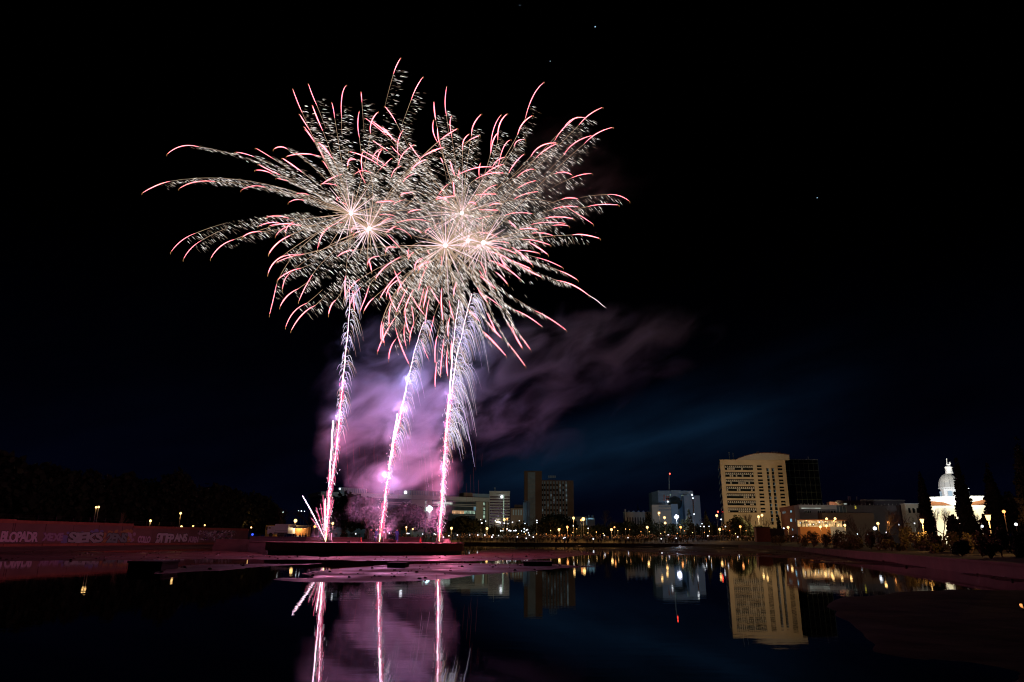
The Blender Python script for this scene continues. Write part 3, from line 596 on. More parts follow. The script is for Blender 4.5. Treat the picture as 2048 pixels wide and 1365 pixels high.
# ornate lanterns on the right bank
def lantern(px, py, D, lab):
    c_ = P(px, py, D); g_ = gz(c_[0], D); t0 = thing('lantern', lab, 'lamp', (c_[0], D, g_), 'old-style lanterns on the right bank')
    q = MB(); q.lathe((c_[0], D, g_), [(.14,0),(.14,.3),(.07,.5),(.05,c_[2]-g_-.4),(.03,c_[2]-g_-.3)], 'pole', 8); q.build('pole', t0)
    q = MB(); q.lathe((c_[0], D, c_[2]-.28), [(.15,0),(.27,.48),(.27,.5)], 'e_warm', 6); q.build('glass', t0)
    q = MB(); q.lathe((c_[0], D, c_[2]+.23), [(.33,0),(.12,.2),(.03,.34)], 'pole', 6); q.build('cap', t0)
    plight('glow', (c_[0]-.2, D-.5, c_[2]-.5), 450, (1,.5,.16), t0, .15)
lantern(1844, 1042.2, 92, 'lantern left of the church beside the first cypress'); lantern(1976.3, 1035.3, 70, 'bright lantern at the right side of the church')
# cluster of small white lights near the far car park
CL = [(1001.5,1062),(1006,1062),(1014.2,1058.2),(1018.5,1061.5),(1021.5,1062),(1028,1062),(1031.5,1061.5),(1043,1062.5),(1048.5,1058),(1048.5,1064),(1053,1061),(1055,1059.5),(1057,1066),(961.5,1039.8),(971.5,1042.7),(963.5,1046.5),(990.5,1042),(1000.5,1046.5),(1008.3,1046.7),(1016,1048),(1025,1045),(1050,1047.5),(1038.5,1042),(1073.5,1041.5),(1074,1045.5),(1146.5,1052.3),(1176.4,1057.2),(1401,1053),(1408,1053.5),(1418,1053),(597,1022),(603,1022.5),(609,1023),(278,1014.5),(1404,1048)]
CL.sort()
for i, (px, py) in enumerate(CL):
    D = 275. if px < 700 else 257.; c_ = P(px, py, D); g_ = gz(c_[0], D); t0 = thing('bollard_light', 'tiny white light among the dark far trees, %s from the left' % ORD[i], 'light', (c_[0], D, g_), 'tiny white lights among the far trees')
    q = MB(); q.tube([(c_[0], D, g_), (c_[0], D, c_[2]-.3)], .05, 'pole', 5); q.build('pole', t0); q = MB(); q.ball(c_, rng.uniform(.14, .26), 'e_white', 8, 5); q.build('globe', t0)
def cliplight(px, py, D, key, r_, lab, nm='signal_light'):
    c_ = P(px, py, D); g_ = gz(c_[0], D); t0 = thing(nm, lab, 'light', (c_[0], D, g_)); q = MB(); q.tube([(c_[0], D, g_), (c_[0], D, c_[2]-r_)], .06, 'pole', 5); q.build('pole', t0); q = MB(); q.ball(c_, r_, key, 8, 5); q.build('lens', t0)
cliplight(313.5, 1028, 200, 'e_red', .2, 'red signal light left of the tall bright lamp'); cliplight(366, 1022, 190, 'e_white', .3, 'white light just above the tall bright street lamp')
cliplight(1436, 1024, 330, 'e_red', .35, 'small red signal light left of the yellow block'); cliplight(505, 1069.5, 150, 'e_bluesmall', .25, 'small blue light beyond the graffiti wall', 'signal_light')

# ------------------------------------------------------------------ buildings
class Fac:
    def __init__(s, pxa, Da, pxb, Db, py=1045):
        s.A = np.array((xat(pxa, Da, py), Da)); s.B = np.array((xat(pxb, Db, py), Db)); d = s.B-s.A; s.L = np.linalg.norm(d); s.t = d/s.L
        s.n = np.array((s.t[1], -s.t[0]));
        if np.dot(s.n, -s.A) < 0: s.n = -s.n
    def sz(s, px, py):
        a, b_ = rayslope(px, py); s_ = (a*s.A[1]-s.A[0])/(s.t[0]-a*s.t[1]); D = s.A[1]+s.t[1]*s_; return s_, CAM_H+b_*D
    def box(s, mb_, s0, s1, z0, z1, d0, d1, k):
        if d0 < -3 and s.A[0] > 0: d0 *= .3; d1 = d1*.3 if d1 < -1 else d1
        c_ = [s.A+s.t*s0+s.n*d1, s.A+s.t*s1+s.n*d1, s.A+s.t*s1+s.n*d0, s.A+s.t*s0+s.n*d0]; mb_.prism([tuple(q) for q in c_], z0, z1, k)
    def rect(s, mb_, x0, y0, x1, y1, d0, d1, k):   # x0,y0 = upper left, x1,y1 = lower right, read where that piece stands
        ym = (y0+y1)/2; xm = (x0+x1)/2; s0, s1 = s.sz(x0, ym)[0], s.sz(x1, ym)[0]; z1, z0 = s.sz(xm, y0)[1], s.sz(xm, y1)[1]; s.box(mb_, s0, s1, z0, z1, d0, d1, k)
    def at(s, s_, z, d=0): q = s.A+s.t*s_+s.n*d; return (q[0], q[1], z)
def one(fn, name, parent): q = MB(); fn(q); return q.build(name, parent)

# tall yellow office block with the arched roof
f = Fac(1449, 300, 1582.5, 300); YB = thing('office_block', 'tall floodlit yellow office block with a curved roof screen', 'building', (*f.A, 0))
ztop = f.sz(1505, 921.8)[1]; A_, B_ = f.A, f.B; n_ = f.n
# left flank recedes slightly
lb = np.array((xat(1444.8, 336), 336.)); rb = np.array((B_[0]+1, 336.))
one(lambda q: q.prism([tuple(A_), tuple(B_), tuple(rb), tuple(lb)], 1, ztop, 'stucco'), 'wall', YB)
one(lambda q: f.box(q, -.1, f.L+.1, ztop+.01, ztop+.35, -.5, .15, 'stucco'), 'parapet', YB)
rowy = [zat(1478, 880+y/6.827, 300) for y in (380, 475, 572, 668, 765, 862, 960)]; dz = (rowy[0]-rowy[6])/6
def strip_window(s0, s1, zc, h, nm_div, blindfrac=.5):
    q = MB(); f.box(q, s0, s1, zc-h, zc+h, .02, .06, 'glass')
    n2 = nm_div
    for i in range(n2):
        a = s0+(s1-s0)*i/n2; b_ = s0+(s1-s0)*(i+1)/n2
        dr = h*random.choice((.05,.1,.1,.1,-.25,.7,.55)) if random.random() < .9 else h
        zz0 = zc+dr*.3; f.box(q, a+.18, b_-.18, min(zz0, zc+h-.3), zc+h-.28, .065, .09, 'blind')
        if random.random() < .25: f.box(q, a+.12, b_-.12, zc-h+.15, zc-.25, .065, .09, 'blind')
    f.box(q, s0, s1, zc-.1, zc+.1, .065, .12, 'winframe'); f.box(q, s0-.1, s1+.1, zc-h-.18, zc-h-.02, .02, .2, 'stucco'); return q.build('window', YB)
for i, zc in enumerate(rowy):
    strip_window(f.L*.066, f.L*.497, zc, 1.02, 14)
    for a, b_ in ((.560,.630),(.876,.944)):
        q = MB(); f.box(q, f.L*a, f.L*b_, zc-1.0, zc+1.0, .02, .06, 'glass'); f.box(q, f.L*a+.05, f.L*b_-.05, zc-.2, zc+.28, .065, .12, 'stucco'); q.build('window', YB)
for i in range(8):
    zc = rowy[0]-dz*(i+.52)
    for a in (.700, .778):
        q = MB(); f.box(q, f.L*a, f.L*(a+.036), zc-1.35, zc+1.35, .02, .06, 'glass'); f.box(q, f.L*a+.6, f.L*(a+.036)-.02, zc+.15, zc+1.2, .065, .1, 'w_dim'); f.box(q, f.L*a, f.L*(a+.036), zc-.1, zc+.12, .065, .12, 'winframe'); q.build('window', YB)
# flank window bands
ft = (lb-A_); fl = np.linalg.norm(ft); ft = ft/fl; fn = np.array((-ft[1], ft[0]))
for i, zc in enumerate(rowy):
    a, b_ = A_+ft*3+fn*.02, A_+ft*(fl-3)+fn*.02; q = MB(); q.prism([tuple(a), tuple(b_), tuple(b_+fn*.08), tuple(a+fn*.08)], zc-.9, zc+.9, 'glass'); q.build('window', YB)
# curved screen
s_l, s_r = f.sz(1471.5, 921)[0], f.sz(1578.4, 918)[0]; za = f.sz(1530, 906.8)[1]; zr = f.sz(1578, 911)[1]; q = MB(); pts = []
for i in range(25):
    t_ = i/24; s_ = s_l+(s_r-s_l)*t_; zz = ztop+.36+(za-ztop-.36)*(1-((t_-.58)/.58)**2) if t_ < .58 else za-(za-zr)*((t_-.58)/.42)**2
    pts.append((s_, zz))
for i in range(24):
    (a, z0), (b_, z1) = pts[i], pts[i+1]; p = [f.at(a, ztop+.36, .3), f.at(b_, ztop+.36, .3), f.at(b_, z1, .3), f.at(a, z0, .3), f.at(a, ztop+.36, -9), f.at(b_, ztop+.36, -9), f.at(b_, z1, -9), f.at(a, z0, -9)]
    q.add(p, [(0,1,2,3),(3,2,6,7),(7,6,5,4)] + ([(0,3,7,4)] if i == 0 else []) + ([(1,5,6,2)] if i == 23 else []), 'roof_grey')
q.build('roof', YB)
q = MB(); q.add([f.at(p[0], p[1]+.01, .9) for p in pts]+[f.at(p[0], p[1]+.01, -10) for p in pts]+[f.at(p[0], p[1]+.25, .9) for p in pts]+[f.at(p[0], p[1]+.25, -10) for p in pts],
  [(i, i+1, 26+i, 25+i) for i in range(24)]+[(50+i, 75+i, 76+i, 51+i) for i in range(24)]+[(i, 50+i, 51+i, i+1) for i in range(24)], 'darkred'); q.build('roof_edge', YB)
for x in (1466, 1474, 1518, 1555): one(lambda q: q.tube([f.at(f.sz(x, 915)[0], ztop+.3, -5), f.at(f.sz(x, 915)[0], f.sz(x, 908)[1]+random.random()*1.5, -5)], .12, 'winframe', 4), 'roof_mast', YB)
for px, w in ((1519, 1.2), (1555, 4)): s_ = f.sz(px, 906)[0]; one(lambda q: f.box(q, s_-w/2, s_+w/2, za-.3, za+.9, -8, -6, 'winframe'), 'roof_unit', YB)
# glass wing
f2 = Fac(1570, 313, 1649, 313); GW = thing('glass_office_wing', 'dark gridded glass wing right of the yellow office block', 'building', (*f2.A, 0)); zt2 = f2.sz(1605, 920.5)[1]
one(lambda q: f2.box(q, 0, f2.L, 1, zt2, -22, 0, 'glass'), 'curtain_wall', GW)
def grid(q):
    for i in range(1, 9): s_ = f2.L*i/8; f2.box(q, s_-.06, s_+.06, 1, zt2, .004, .10, 'mullion')
    for i in range(8): z_ = f2.sz(1610, 880+(322+98.3*i)/6.827)[1]; f2.box(q, 0, f2.L, z_-.09, z_+.09, .104, .18, 'mullion')
one(grid, 'mullion', GW)
one(lambda q: f2.box(q, f2.L-14, f2.L+.2, zt2+.002, zt2+.3, -22, .2, 'winframe'), 'roof_edge', GW)
one(lambda q: q.tube([f2.at(f2.sz(1622, 915)[0], zt2, -3), f2.at(f2.sz(1622, 915)[0], f2.sz(1622, 911)[1], -3)], [.35, .12], 'white_panel', 5), 'roof_mast', GW)

# long glass office building behind the trees
f = Fac(640, 352, 981, 398); OB = thing('long_office_building', 'long low glass office building behind the trees, lit windows', 'building', (*f.A, 0))
zt = f.sz(900, 993.5)[1]; zb = 2.0
one(lambda q: f.box(q, 0, f.L, zb, zt-2.1, -25, 0, 'teal_glass'), 'glass_wall', OB); one(lambda q: f.box(q, -1, f.L+.5, zt-2.098, zt, -25.5, 1.2, 'white_panel'), 'roof_band', OB)
one(lambda q: [f.box(q, -1, f.L+.5, zt-4.2-i*.9, zt-3.9-i*.9, .01, .5, 'white_panel') for i in range(2)], 'spandrel', OB)
zp = f.sz(900, 1002)[1]
for a, b_ in ((822,848),(853,862),(951,965),(971,975.5)): one(lambda q: f.box(q, f.sz(a, 1020)[0], f.sz(b_, 1020)[0], zb, zp, .01, .9, 'cream_panel'), 'pier', OB)
def litwin(x0, y0, x1, y1, key, n, par=OB, ff=None, nm='window'):
    ff = ff or f; q = MB(); s0, z1 = ff.sz(x0, y0); s1, z0 = ff.sz(x1, y1)
    ff.box(q, s0, s1, z0, z1, .02, .08, key)
    for i in range(n+1): s_ = s0+(s1-s0)*i/n; ff.box(q, s_-.09, s_+.09, z0, z1, .085, .16, 'winframe')
    q.build(nm, par)
litwin(865, 1003.5, 905, 1010, 'w_white', 14); litwin(904, 1021.5, 928, 1028, 'w_amber', 8); litwin(928.3, 1022, 950, 1028.5, 'w_green', 8); litwin(820, 1002, 831, 1011, 'w_dim', 4); litwin(947, 1014, 951, 1021, 'w_cyan', 2)
for i in range(4): litwin(966, 1005.5+i*8.6, 970, 1012+i*8.6, 'w_green', 2)
for i in range(3): litwin(848.2, 1003+i*8.5, 852.5, 1009+i*8.5, 'w_green', 2)
one(lambda q: [f.rect(q, 906, 1003+k*9, 950, 1004+k*9, .01, .25, 'white_panel') for k in range(4)], 'floor_band', OB)
fu = Fac(806, 372, 880, 386); one(lambda q: (fu.box(q, 0, fu.L, zt-.5, fu.sz(840, 981.5)[1], -12, 0, 'bluepanel'), [fu.box(q, fu.L*i/22-.15, fu.L*i/22+.15, zt, fu.sz(840, 982.5)[1], .01, .25, 'white_panel') for i in range(23)]), 'upper_storey', OB)
fu = Fac(676, 354, 729, 364); one(lambda q: (fu.box(q, 0, fu.L, zt-.5, fu.sz(700, 976)[1], -12, 0, 'bluepanel'), [fu.box(q, fu.L*i/14-.15, fu.L*i/14+.15, zt, fu.sz(700, 977)[1], .01, .25, 'white_panel') for i in range(15)]), 'upper_storey', OB)
fu = Fac(926, 392, 944, 394); one(lambda q: fu.box(q, 0, fu.L, zt-.5, fu.sz(935, 986)[1], -8, 0, 'brown'), 'upper_storey', OB)
fu = Fac(944, 394, 979, 397); one(lambda q: fu.box(q, 0, fu.L, zt-.5, fu.sz(960, 988)[1], -8, 0, 'bluewhite'), 'upper_storey', OB)
c_ = P(811, 985, 370); one(lambda q: q.ball(c_, .8, 'e_white', 8, 5), 'roof_lamp', OB); c_ = P(679.5, 978, 352); one(lambda q: q.ball(c_, .45, 'e_white', 8, 5), 'roof_lamp', OB)
plight('glow', P(760, 1000, 300), 0, (1,1,1))if False else None

# striped white tower
f = Fac(978, 396, 1019.5, 396); ST = thing('striped_office_tower', 'white office tower with dark horizontal bands and a lit stair column', 'building', (*f.A, 0)); zt = f.sz(998, 984)[1]
one(lambda q: f.box(q, 0, f.L, 2, zt, -18, 0, 'white_panel'), 'wall', ST)
for i in range(11):
    y_ = 900+(460+27.5*i*.98)/4.876; z_ = f.sz(1000, y_)[1]; q = MB(); f.box(q, .25, f.L-.05, z_-.42, z_+.38, .01, .07, 'glass'); q.build('window', ST)
for i in range(6):
    z_ = f.sz(1007, 994.3+i*7.9)[1]; one(lambda q: f.box(q, f.sz(1006.5, 1000)[0], f.sz(1008.2, 1000)[0], z_-.9, z_+.9, .08, .14, 'w_green'), 'stair_window', ST)
c_ = f.at(*f.sz(1003.7, 994.3), .9); one(lambda q: q.ball(c_, .75, 'e_white', 8, 5), 'wall_lamp', ST)
one(lambda q: f.box(q, f.sz(992.5, 988)[0], f.sz(1008, 988)[0], f.sz(1000, 988.9)[1], f.sz(1000, 987.8)[1], .02, .3, 'winframe'), 'sign', ST)
one(lambda q: q.tube([f.at(f.sz(989.5, 980)[0], zt, -4), f.at(f.sz(989.5, 980)[0], f.sz(989.5, 974.5)[1], -4)], .3, 'white_panel', 5), 'roof_mast', ST)
one(lambda q: f.box(q, -.1, f.L+.1, zt+.002, zt+.4, -18, .1, 'white_panel'), 'parapet', ST)

# tall brown hotel tower
f = Fac(1048.5, 440, 1148.5, 440); BT = thing('brown_tower', 'tall brown slab tower of two heights with rows of small windows', 'building', (*f.A, 0))
sM = f.sz(1084, 1000)[0]; z1 = f.sz(1065, 944)[1]; z2 = f.sz(1115, 961)[1]
one(lambda q: f.box(q, 0, sM, 2, z1, -26, 0, 'brown'), 'stair_tower', BT); one(lambda q: f.box(q, sM+.02, f.L, 2, z2, -22, -.6, 'brown'), 'wall', BT)
q = MB(); a, b_ = f.sz(1055.5, 1000)[0], f.sz(1070.5, 1000)[0]; f.box(q, a, b_, 2, z1-.3, .01, .3, 'bluepanel')
for i in range(12): z_ = z1-2-3.0*i; f.box(q, a, b_, z_-.1, z_+.1, .305, .4, 'winframe')
q.build('glass_panel', BT)
one(lambda q: f.box(q, -.1, sM+.1, z1+.002, z1+.5, -26, .1, 'brown'), 'parapet', BT)
for c_i in range(9):
    px = 1082.5+6.2*c_i
    if px < 1084: px = 1083.8
    s_ = f.sz(px, 1000)[0]+.3; q = MB(); f.box(q, s_-.5, s_+.5, 4, z2-.6, -.59, -.45, 'bluepanel')
    for r_ in range(11):
        z_ = z2-3.0-3.05*r_; k_ = 'glass' if random.random() < .85 else 'w_dim'; f.box(q, s_-.42, s_+.42, z_-.7, z_+.7, -.445, -.36, k_)
    q.build('window_column', BT)
one(lambda q: ([f.box(q, s_, s_+.75, z2+1.6, z2+3.1, -2.2, -2, 'bluepanel') for s_ in np.arange(f.sz(1097, 1000)[0], f.sz(1111.5, 1000)[0], 1.0)], f.box(q, f.sz(1096, 1000)[0], f.sz(1112, 1000)[0], z2-.01, z2+.3, -3, -1, 'brown'), [q.tube([f.at(f.sz(x, 1000)[0], z2, -2.1), f.at(f.sz(x, 1000)[0], z2+3, -2.1)], .08, 'metal', 4) for x in (1098, 1104, 1110)]), 'rooftop_sign', BT)
# low dark block with a vent stack
f = Fac(1021, 380, 1052, 380); DB = thing('dark_low_block', 'low dark brown block left of the brown tower', 'building', (*f.A, 0)); zt = f.sz(1035, 1017)[1]
one(lambda q: f.box(q, 0, f.L, 2, zt, -15, 0, 'brown'), 'wall', DB); one(lambda q: f.box(q, 2, 9, zt+.002, zt+2, -9, -3, 'dark_concrete'), 'plant_room', DB)
for i in range(7): one(lambda q: f.box(q, 1.2+i*1.25*1.1, 1.9+i*1.25*1.1, zt-3.6, zt-.7, .01, .1, 'bluepanel'), 'window', DB)
f = Fac(1044.5, 372, 1058, 372); VS = thing('vent_stack', 'steel vent ducts standing before the brown tower', 'vent stack', (*f.A, 0)); zt = f.sz(1050, 1003)[1]
one(lambda q: f.box(q, .4, 2.1, 2, zt-.6, -2, 0, 'bluewhite'), 'cabinet', VS)
for i in range(3): one(lambda q: q.tube([f.at(2.4+i*.62, 2, .3), f.at(2.4+i*.62, zt-.2*i, .3), f.at(1.9+i*.5-1.2, zt+.2, .3)], .22, 'bluewhite', 6), 'duct', VS)
# warehouse and low sheds
f = Fac(1131, 330, 1172, 330); WH = thing('warehouse', 'low pale warehouse under the starry street lamp', 'building', (*f.A, 0)); zt = f.sz(1150, 1035.5)[1]
one(lambda q: f.box(q, 0, f.L, 1.5, zt, -12, 0, 'cream_panel'), 'wall', WH); one(lambda q: f.box(q, -.4, f.L+.4, zt+.002, zt+.4, -12.4, .4, 'winframe'), 'roof', WH); one(lambda q: f.box(q, 1, 3.8, 2, 5.2, .01, .1, 'bluewhite'), 'door', WH)
f = Fac(1172.5, 335, 1190, 335); SH = thing('service_shed', 'small bluish lit shed right of the warehouse', 'building', (*f.A, 0)); zt = f.sz(1180, 1036)[1]
one(lambda q: f.box(q, 0, f.L, 1.5, zt, -6, 0, 'bluewhite'), 'wall', SH); litwin(1176, 1036.6, 1187, 1039, 'w_cyan', 6, SH, f); litwin(1172.6, 1037, 1174.2, 1050, 'w_cyan', 1, SH, f); one(lambda q: [q.lathe(f.at(1.6+i*1.7, zt, -2), [(.5,0),(.5,1.2),(.2,1.4)], 'bluewhite', 8) for i in range(2)], 'roof_vent', SH)
# long cream hall with roof cowls
f = Fac(1250, 345, 1340, 345); CH = thing('cream_hall', 'long low cream hall with small cowls along its roof', 'building', (*f.A, 0)); zt = f.sz(1295, 1026)[1]
one(lambda q: f.box(q, 0, f.L, 1.5, zt, -14, 0, 'cream_panel'), 'wall', CH); one(lambda q: f.box(q, -.2, f.L+.2, zt+.002, zt+.3, -14, .2, 'cream_panel'), 'parapet', CH)
for i in range(9): s_ = 2.2+i*f.L/9.3; one(lambda q: q.add([f.at(s_-.7, zt+.3, -.5), f.at(s_+.7, zt+.3, -.5), f.at(s_+.1, zt+1.1, -.5), f.at(s_-.7, zt+.3, -2), f.at(s_+.7, zt+.3, -2), f.at(s_+.1, zt+1.1, -2)], [(0,1,2),(5,4,3),(0,2,5,3),(1,4,5,2)], 'bluewhite'), 'roof_cowl', CH)
for i in range(16): one(lambda q: f.box(q, 1+i*1.28, 1.5+i*1.28, 3, zt-2.2, .01, .12, 'dark_concrete'), 'window', CH)
one(lambda q: q.box(*[a for a in (f.A[0]+.0, f.A[0]+.6, f.A[1]-.5, f.A[1]-.02)], 2, zt+1.6, 'white_panel'), 'chimney', CH)

# pale blue building with red-framed windows
f = Fac(1309, 350, 1387, 350); PB = thing('pale_blue_building', 'pale blue stepped building with red window panels and a glass dome', 'building', (*f.A, 0))
zt = f.sz(1345, 981.8)[1]; zc1 = f.sz(1386, 982)[0]
one(lambda q: f.box(q, f.sz(1316, 990)[0], f.sz(1386.5, 990)[0], 2, zt, -20, 0, 'bluewhite'), 'wall', PB)
one(lambda q: q.prism([tuple(f.A+f.t*f.sz(1316, 990)[0]), tuple(f.A+f.t*(f.sz(1309, 990)[0])-f.n*7), tuple(f.A+f.t*(f.sz(1309, 990)[0]+1)-f.n*20), tuple(f.A+f.t*f.sz(1316.1, 990)[0]-f.n*20)], 2, zt-.3, 'bluepanel'), 'corner_bay', PB)
for (x0, y0, x1, y1, key) in ((1326.8,990,1329.5,996,'redpane'),(1326.8,997.5,1329.5,1002,'redpane'),(1332.5,990,1338.5,992.5,'w_dim'),(1332,993,1338.5,996,'redpane'),(1332,996.5,1338.5,999,'glass'),(1332,999,1338.5,1001.5,'redpane'),(1362.5,990.5,1367,993,'w_green'),(1362.5,993,1367,996,'redpane'),(1362.5,996.3,1367,1000,'glass'),(1362.5,1000,1367,1003,'redpane'),(1339.3,989,1341.6,992,'w_green'),(1340,995.5,1342,1000,'w_cyan')):
    litwin(x0, y0, x1, y1, key, 2 if x1-x0 > 3 else 1, PB)
one(lambda q: f.box(q, f.sz(1341.5, 990)[0], f.sz(1361, 990)[0], 8, zt+.15, .01, 1.2, 'bluewhite'), 'projecting_bay', PB)
one(lambda q: f.box(q, f.sz(1367.5, 1000)[0], f.sz(1370.5, 1000)[0], 2, f.sz(1369, 993)[1], .01, .6, 'teal_glass'), 'glass_slot', PB)
f3 = Fac(1371, 340, 1403, 340); one(lambda q: f3.box(q, 0, f3.L, 2, f3.sz(1386, 991.7)[1], -14, 0, 'bluewhite'), 'side_block', PB)
q = MB(); f3.box(q, f3.sz(1385.3, 1010)[0], f3.sz(1387.6, 1010)[0], f3.sz(1386, 1028)[1], f3.sz(1386, 998)[1], .01, .08, 'glass')
for i in range(6): f3.box(q, f3.sz(1385.5, 1010)[0], f3.sz(1387.4, 1010)[0], f3.sz(1386, 1002+i*4.2)[1], f3.sz(1386, 1001+i*4.2)[1], .085, .12, 'redpane')
q.build('stair_window', PB)
f4 = Fac(1303, 334, 1356, 334); one(lambda q: f4.box(q, f4.sz(1304, 1015)[0], f4.sz(1342, 1015)[0], 2, f4.sz(1322, 1010)[1], -10, 0, 'cream_panel'), 'annex', PB)
one(lambda q: f4.box(q, f4.sz(1342.2, 1015)[0], f4.sz(1355.5, 1015)[0], 2, f4.sz(1349, 1008.5)[1], -10, .2, 'bluewhite'), 'annex_end', PB)
for yy_ in (1013.5, 1020):
    for i in range(13): x = 1318+i*1.85; litwin(x, yy_-1.6, x+1.1, yy_+1.6, 'glass', 1, PB, f4)
one(lambda q: q.ball(f.at(*f.sz(1349.5, 1007), -.0), 3.6, 'teal_glass', 14, 8), 'glass_dome', PB)
one(lambda q: q.tube([f.at(f.sz(1345, 1000)[0], zt, -6), f.at(f.sz(1345, 975)[0], f.sz(1345, 947)[1], -6)], [.35, .15], 'bluepanel', 5), 'mast', PB)
c_ = f.at(f.sz(1345, 946)[0], f.sz(1345, 945.7)[1], -6); one(lambda q: q.ball(c_, .36, 'e_red', 8, 5), 'beacon', PB)
for x, y in ((1334.3, 1004), (1370, 997.3), (1382.5, 990.5)): one(lambda q: q.ball(f.at(*f.sz(x, y), 1.6), .4, 'e_white', 8, 5), 'wall_lamp', PB)

# restaurant building with the lit terrace
f = Fac(1563, 262, 1605, 236); RB = thing('grey_pavilion_building', 'two-storey grey and dark red building behind the lit terrace', 'building', (*f.A, 0)); zt = f.sz(1582, 1012.5)[1]
one(lambda q: f.box(q, 0, f.L, 1.2, zt, -14, 0, 'darkred'), 'wing', RB); one(lambda q: f.box(q, -.1, f.L+.1, zt-1.5, zt+.05, .01, .25, 'darkred'), 'fascia', RB)
litwin(1581, 1018, 1584, 1025, 'w_cyan', 1, RB, f); litwin(1590, 1018, 1598.5, 1024, 'w_dim', 3, RB, f); litwin(1565, 1020, 1572, 1027, 'w_dim', 2, RB, f); litwin(1591, 1038, 1600, 1043, 'w_cyan', 3, RB, f); litwin(1581, 1038.3, 1584.5, 1043.8, 'w_cyan', 1, RB, f); litwin(1584.5, 1057.5, 1586.5, 1061, 'w_cyan', 1, RB, f)
f = Fac(1601, 235, 1850, 232); zt = f.sz(1650, 1010.8)[1]; zt_r = zt
one(lambda q: f.box(q, 0, f.L, 1.2, zt, -16, 0, 'grey'), 'wall', RB); one(lambda q: f.box(q, 0, f.sz(1672, 1015)[0], zt-1.35, zt+.06, .01, .5, 'roof_grey'), 'fascia', RB)
for i in range(34): one(lambda q: q.tube([f.at(1+i*.98*1.25, zt, -.6), f.at(1+i*.98*1.25, zt+.55, -.6)], .05, 'white', 4), 'railing_post', RB) if i < 28 else None
for (a, b_) in ((1608,1623),(1635,1650),(1661,1672)):
    q = MB(); s0, z1_ = f.sz(a, 1021.5); s1, z0_ = f.sz(b_, 1027); f.box(q, s0, s1, z0_, z1_, .01, .06, 'winframe'); n = max(2, int((b_-a)/3.7))
    for i in range(n): f.box(q, s0+(s1-s0)*(i+.12)/n, s0+(s1-s0)*(i+.86)/n, z0_+.05, z1_-.05, .065, .1, 'glass')
    q.build('window', RB)
q = MB(); f.box(q, f.sz(1602, 1017)[0], f.sz(1640, 1017)[0], f.sz(1620, 1017.5)[1], f.sz(1620, 1016.5)[1], .52, .6, 'w_white'); q.build('strip_light', RB)
litwin(1671, 1013, 1693, 1026, 'teal_glass', 3, RB, f); one(lambda q: f.box(q, f.sz(1637, 1040)[0], f.sz(1738, 1040)[0], 1.2, f.sz(1690, 1027)[1], .02, 4, 'brown'), 'side_wall', RB)
# yellow figure 5 on the glazed end wall
me_ = text_mesh('5', 1, .02, .02); q = bpy.data.objects.new('sign', me_); COL.objects.link(q); c_ = f.at(*f.sz(1699, 1019), 4.3); q.parent = RB; q.location = Vector(c_)-RB.location; q.rotation_euler = (math.pi/2, 0, 0); q.scale = (1.25, 1.25, 1); me_.materials.clear(); me_.materials.append(M['e_yellow'])
# terrace
f = Fac(1599, 205, 1690, 205); TE = thing('restaurant_terrace', 'brightly lit glazed restaurant terrace above an orange wall', 'terrace', (*f.A, 0)); zf = f.sz(1640, 1054)[1]; zr_ = f.sz(1640, 1041.5)[1]
sm_ = f.sz(1661, 1060)[0]
one(lambda q: f.box(q, 0, sm_, 1.0, zf, -6, 0, 'orange'), 'base_wall', TE)
def sid(q):
    for i in range(9): f.box(q, sm_+.02, f.L, 1.0+(zf-1)*i/9, 1.0+(zf-1)*(i+1)/9-.05, -6, 0, 'white_panel')
one(sid, 'side_cladding', TE)
one(lambda q: f.box(q, -.3, f.L+.3, zr_, zr_+.22, -6.3, .4, 'rooftile'), 'roof', TE)
one(lambda q: f.box(q, .1, f.L-.1, zf+.01, zr_-.01, -6, -5.9, 'w_rest'), 'back_wall', TE)
for i in range(9): one(lambda q: f.box(q, i*(f.L-.12)/8, i*(f.L-.12)/8+.12, zf+.002, zr_-.002, -.12, 0, 'white_panel'), 'column', TE)
one(lambda q: [q.tube([f.at(0, zf+z_, -.06), f.at(f.L, zf+z_, -.06)], .02, 'metal', 4) for z_ in (.9,)], 'handrail', TE)
for i in range(46):
    c_ = f.at(rng.uniform(.5, f.L-.5) if i < 16 else rng.normal(f.L*.45, f.L*.16), rng.uniform(zf+.5, zr_-.2), rng.uniform(-5, -.4)); c_ = c_
    one(lambda q: q.ball(c_, rng.uniform(.07, .17), random.choice(['e_white','e_warm','e_warm']), 6, 4), 'bulb', TE)
for i in range(12):
    c_ = np.array(f.at(1+(f.L-2)*i/11+rng.uniform(-.4, .4), zf+.01, rng.uniform(-3, -1))); person(c_, 'stand', rng.uniform(-3, 3), 'diner on the lit restaurant terrace, %s from the left' % ORD[i], 'diners on the restaurant terrace', h=.95)
for s_ in (.2, .5, .8): plight('glow', f.at(f.L*s_, zr_-.4, -1.5), 260, (1,.7,.35), TE, .2)
plight('glow', f.at(f.L*.45, zr_, 6), 900, (1,.6,.25), TE, .2)

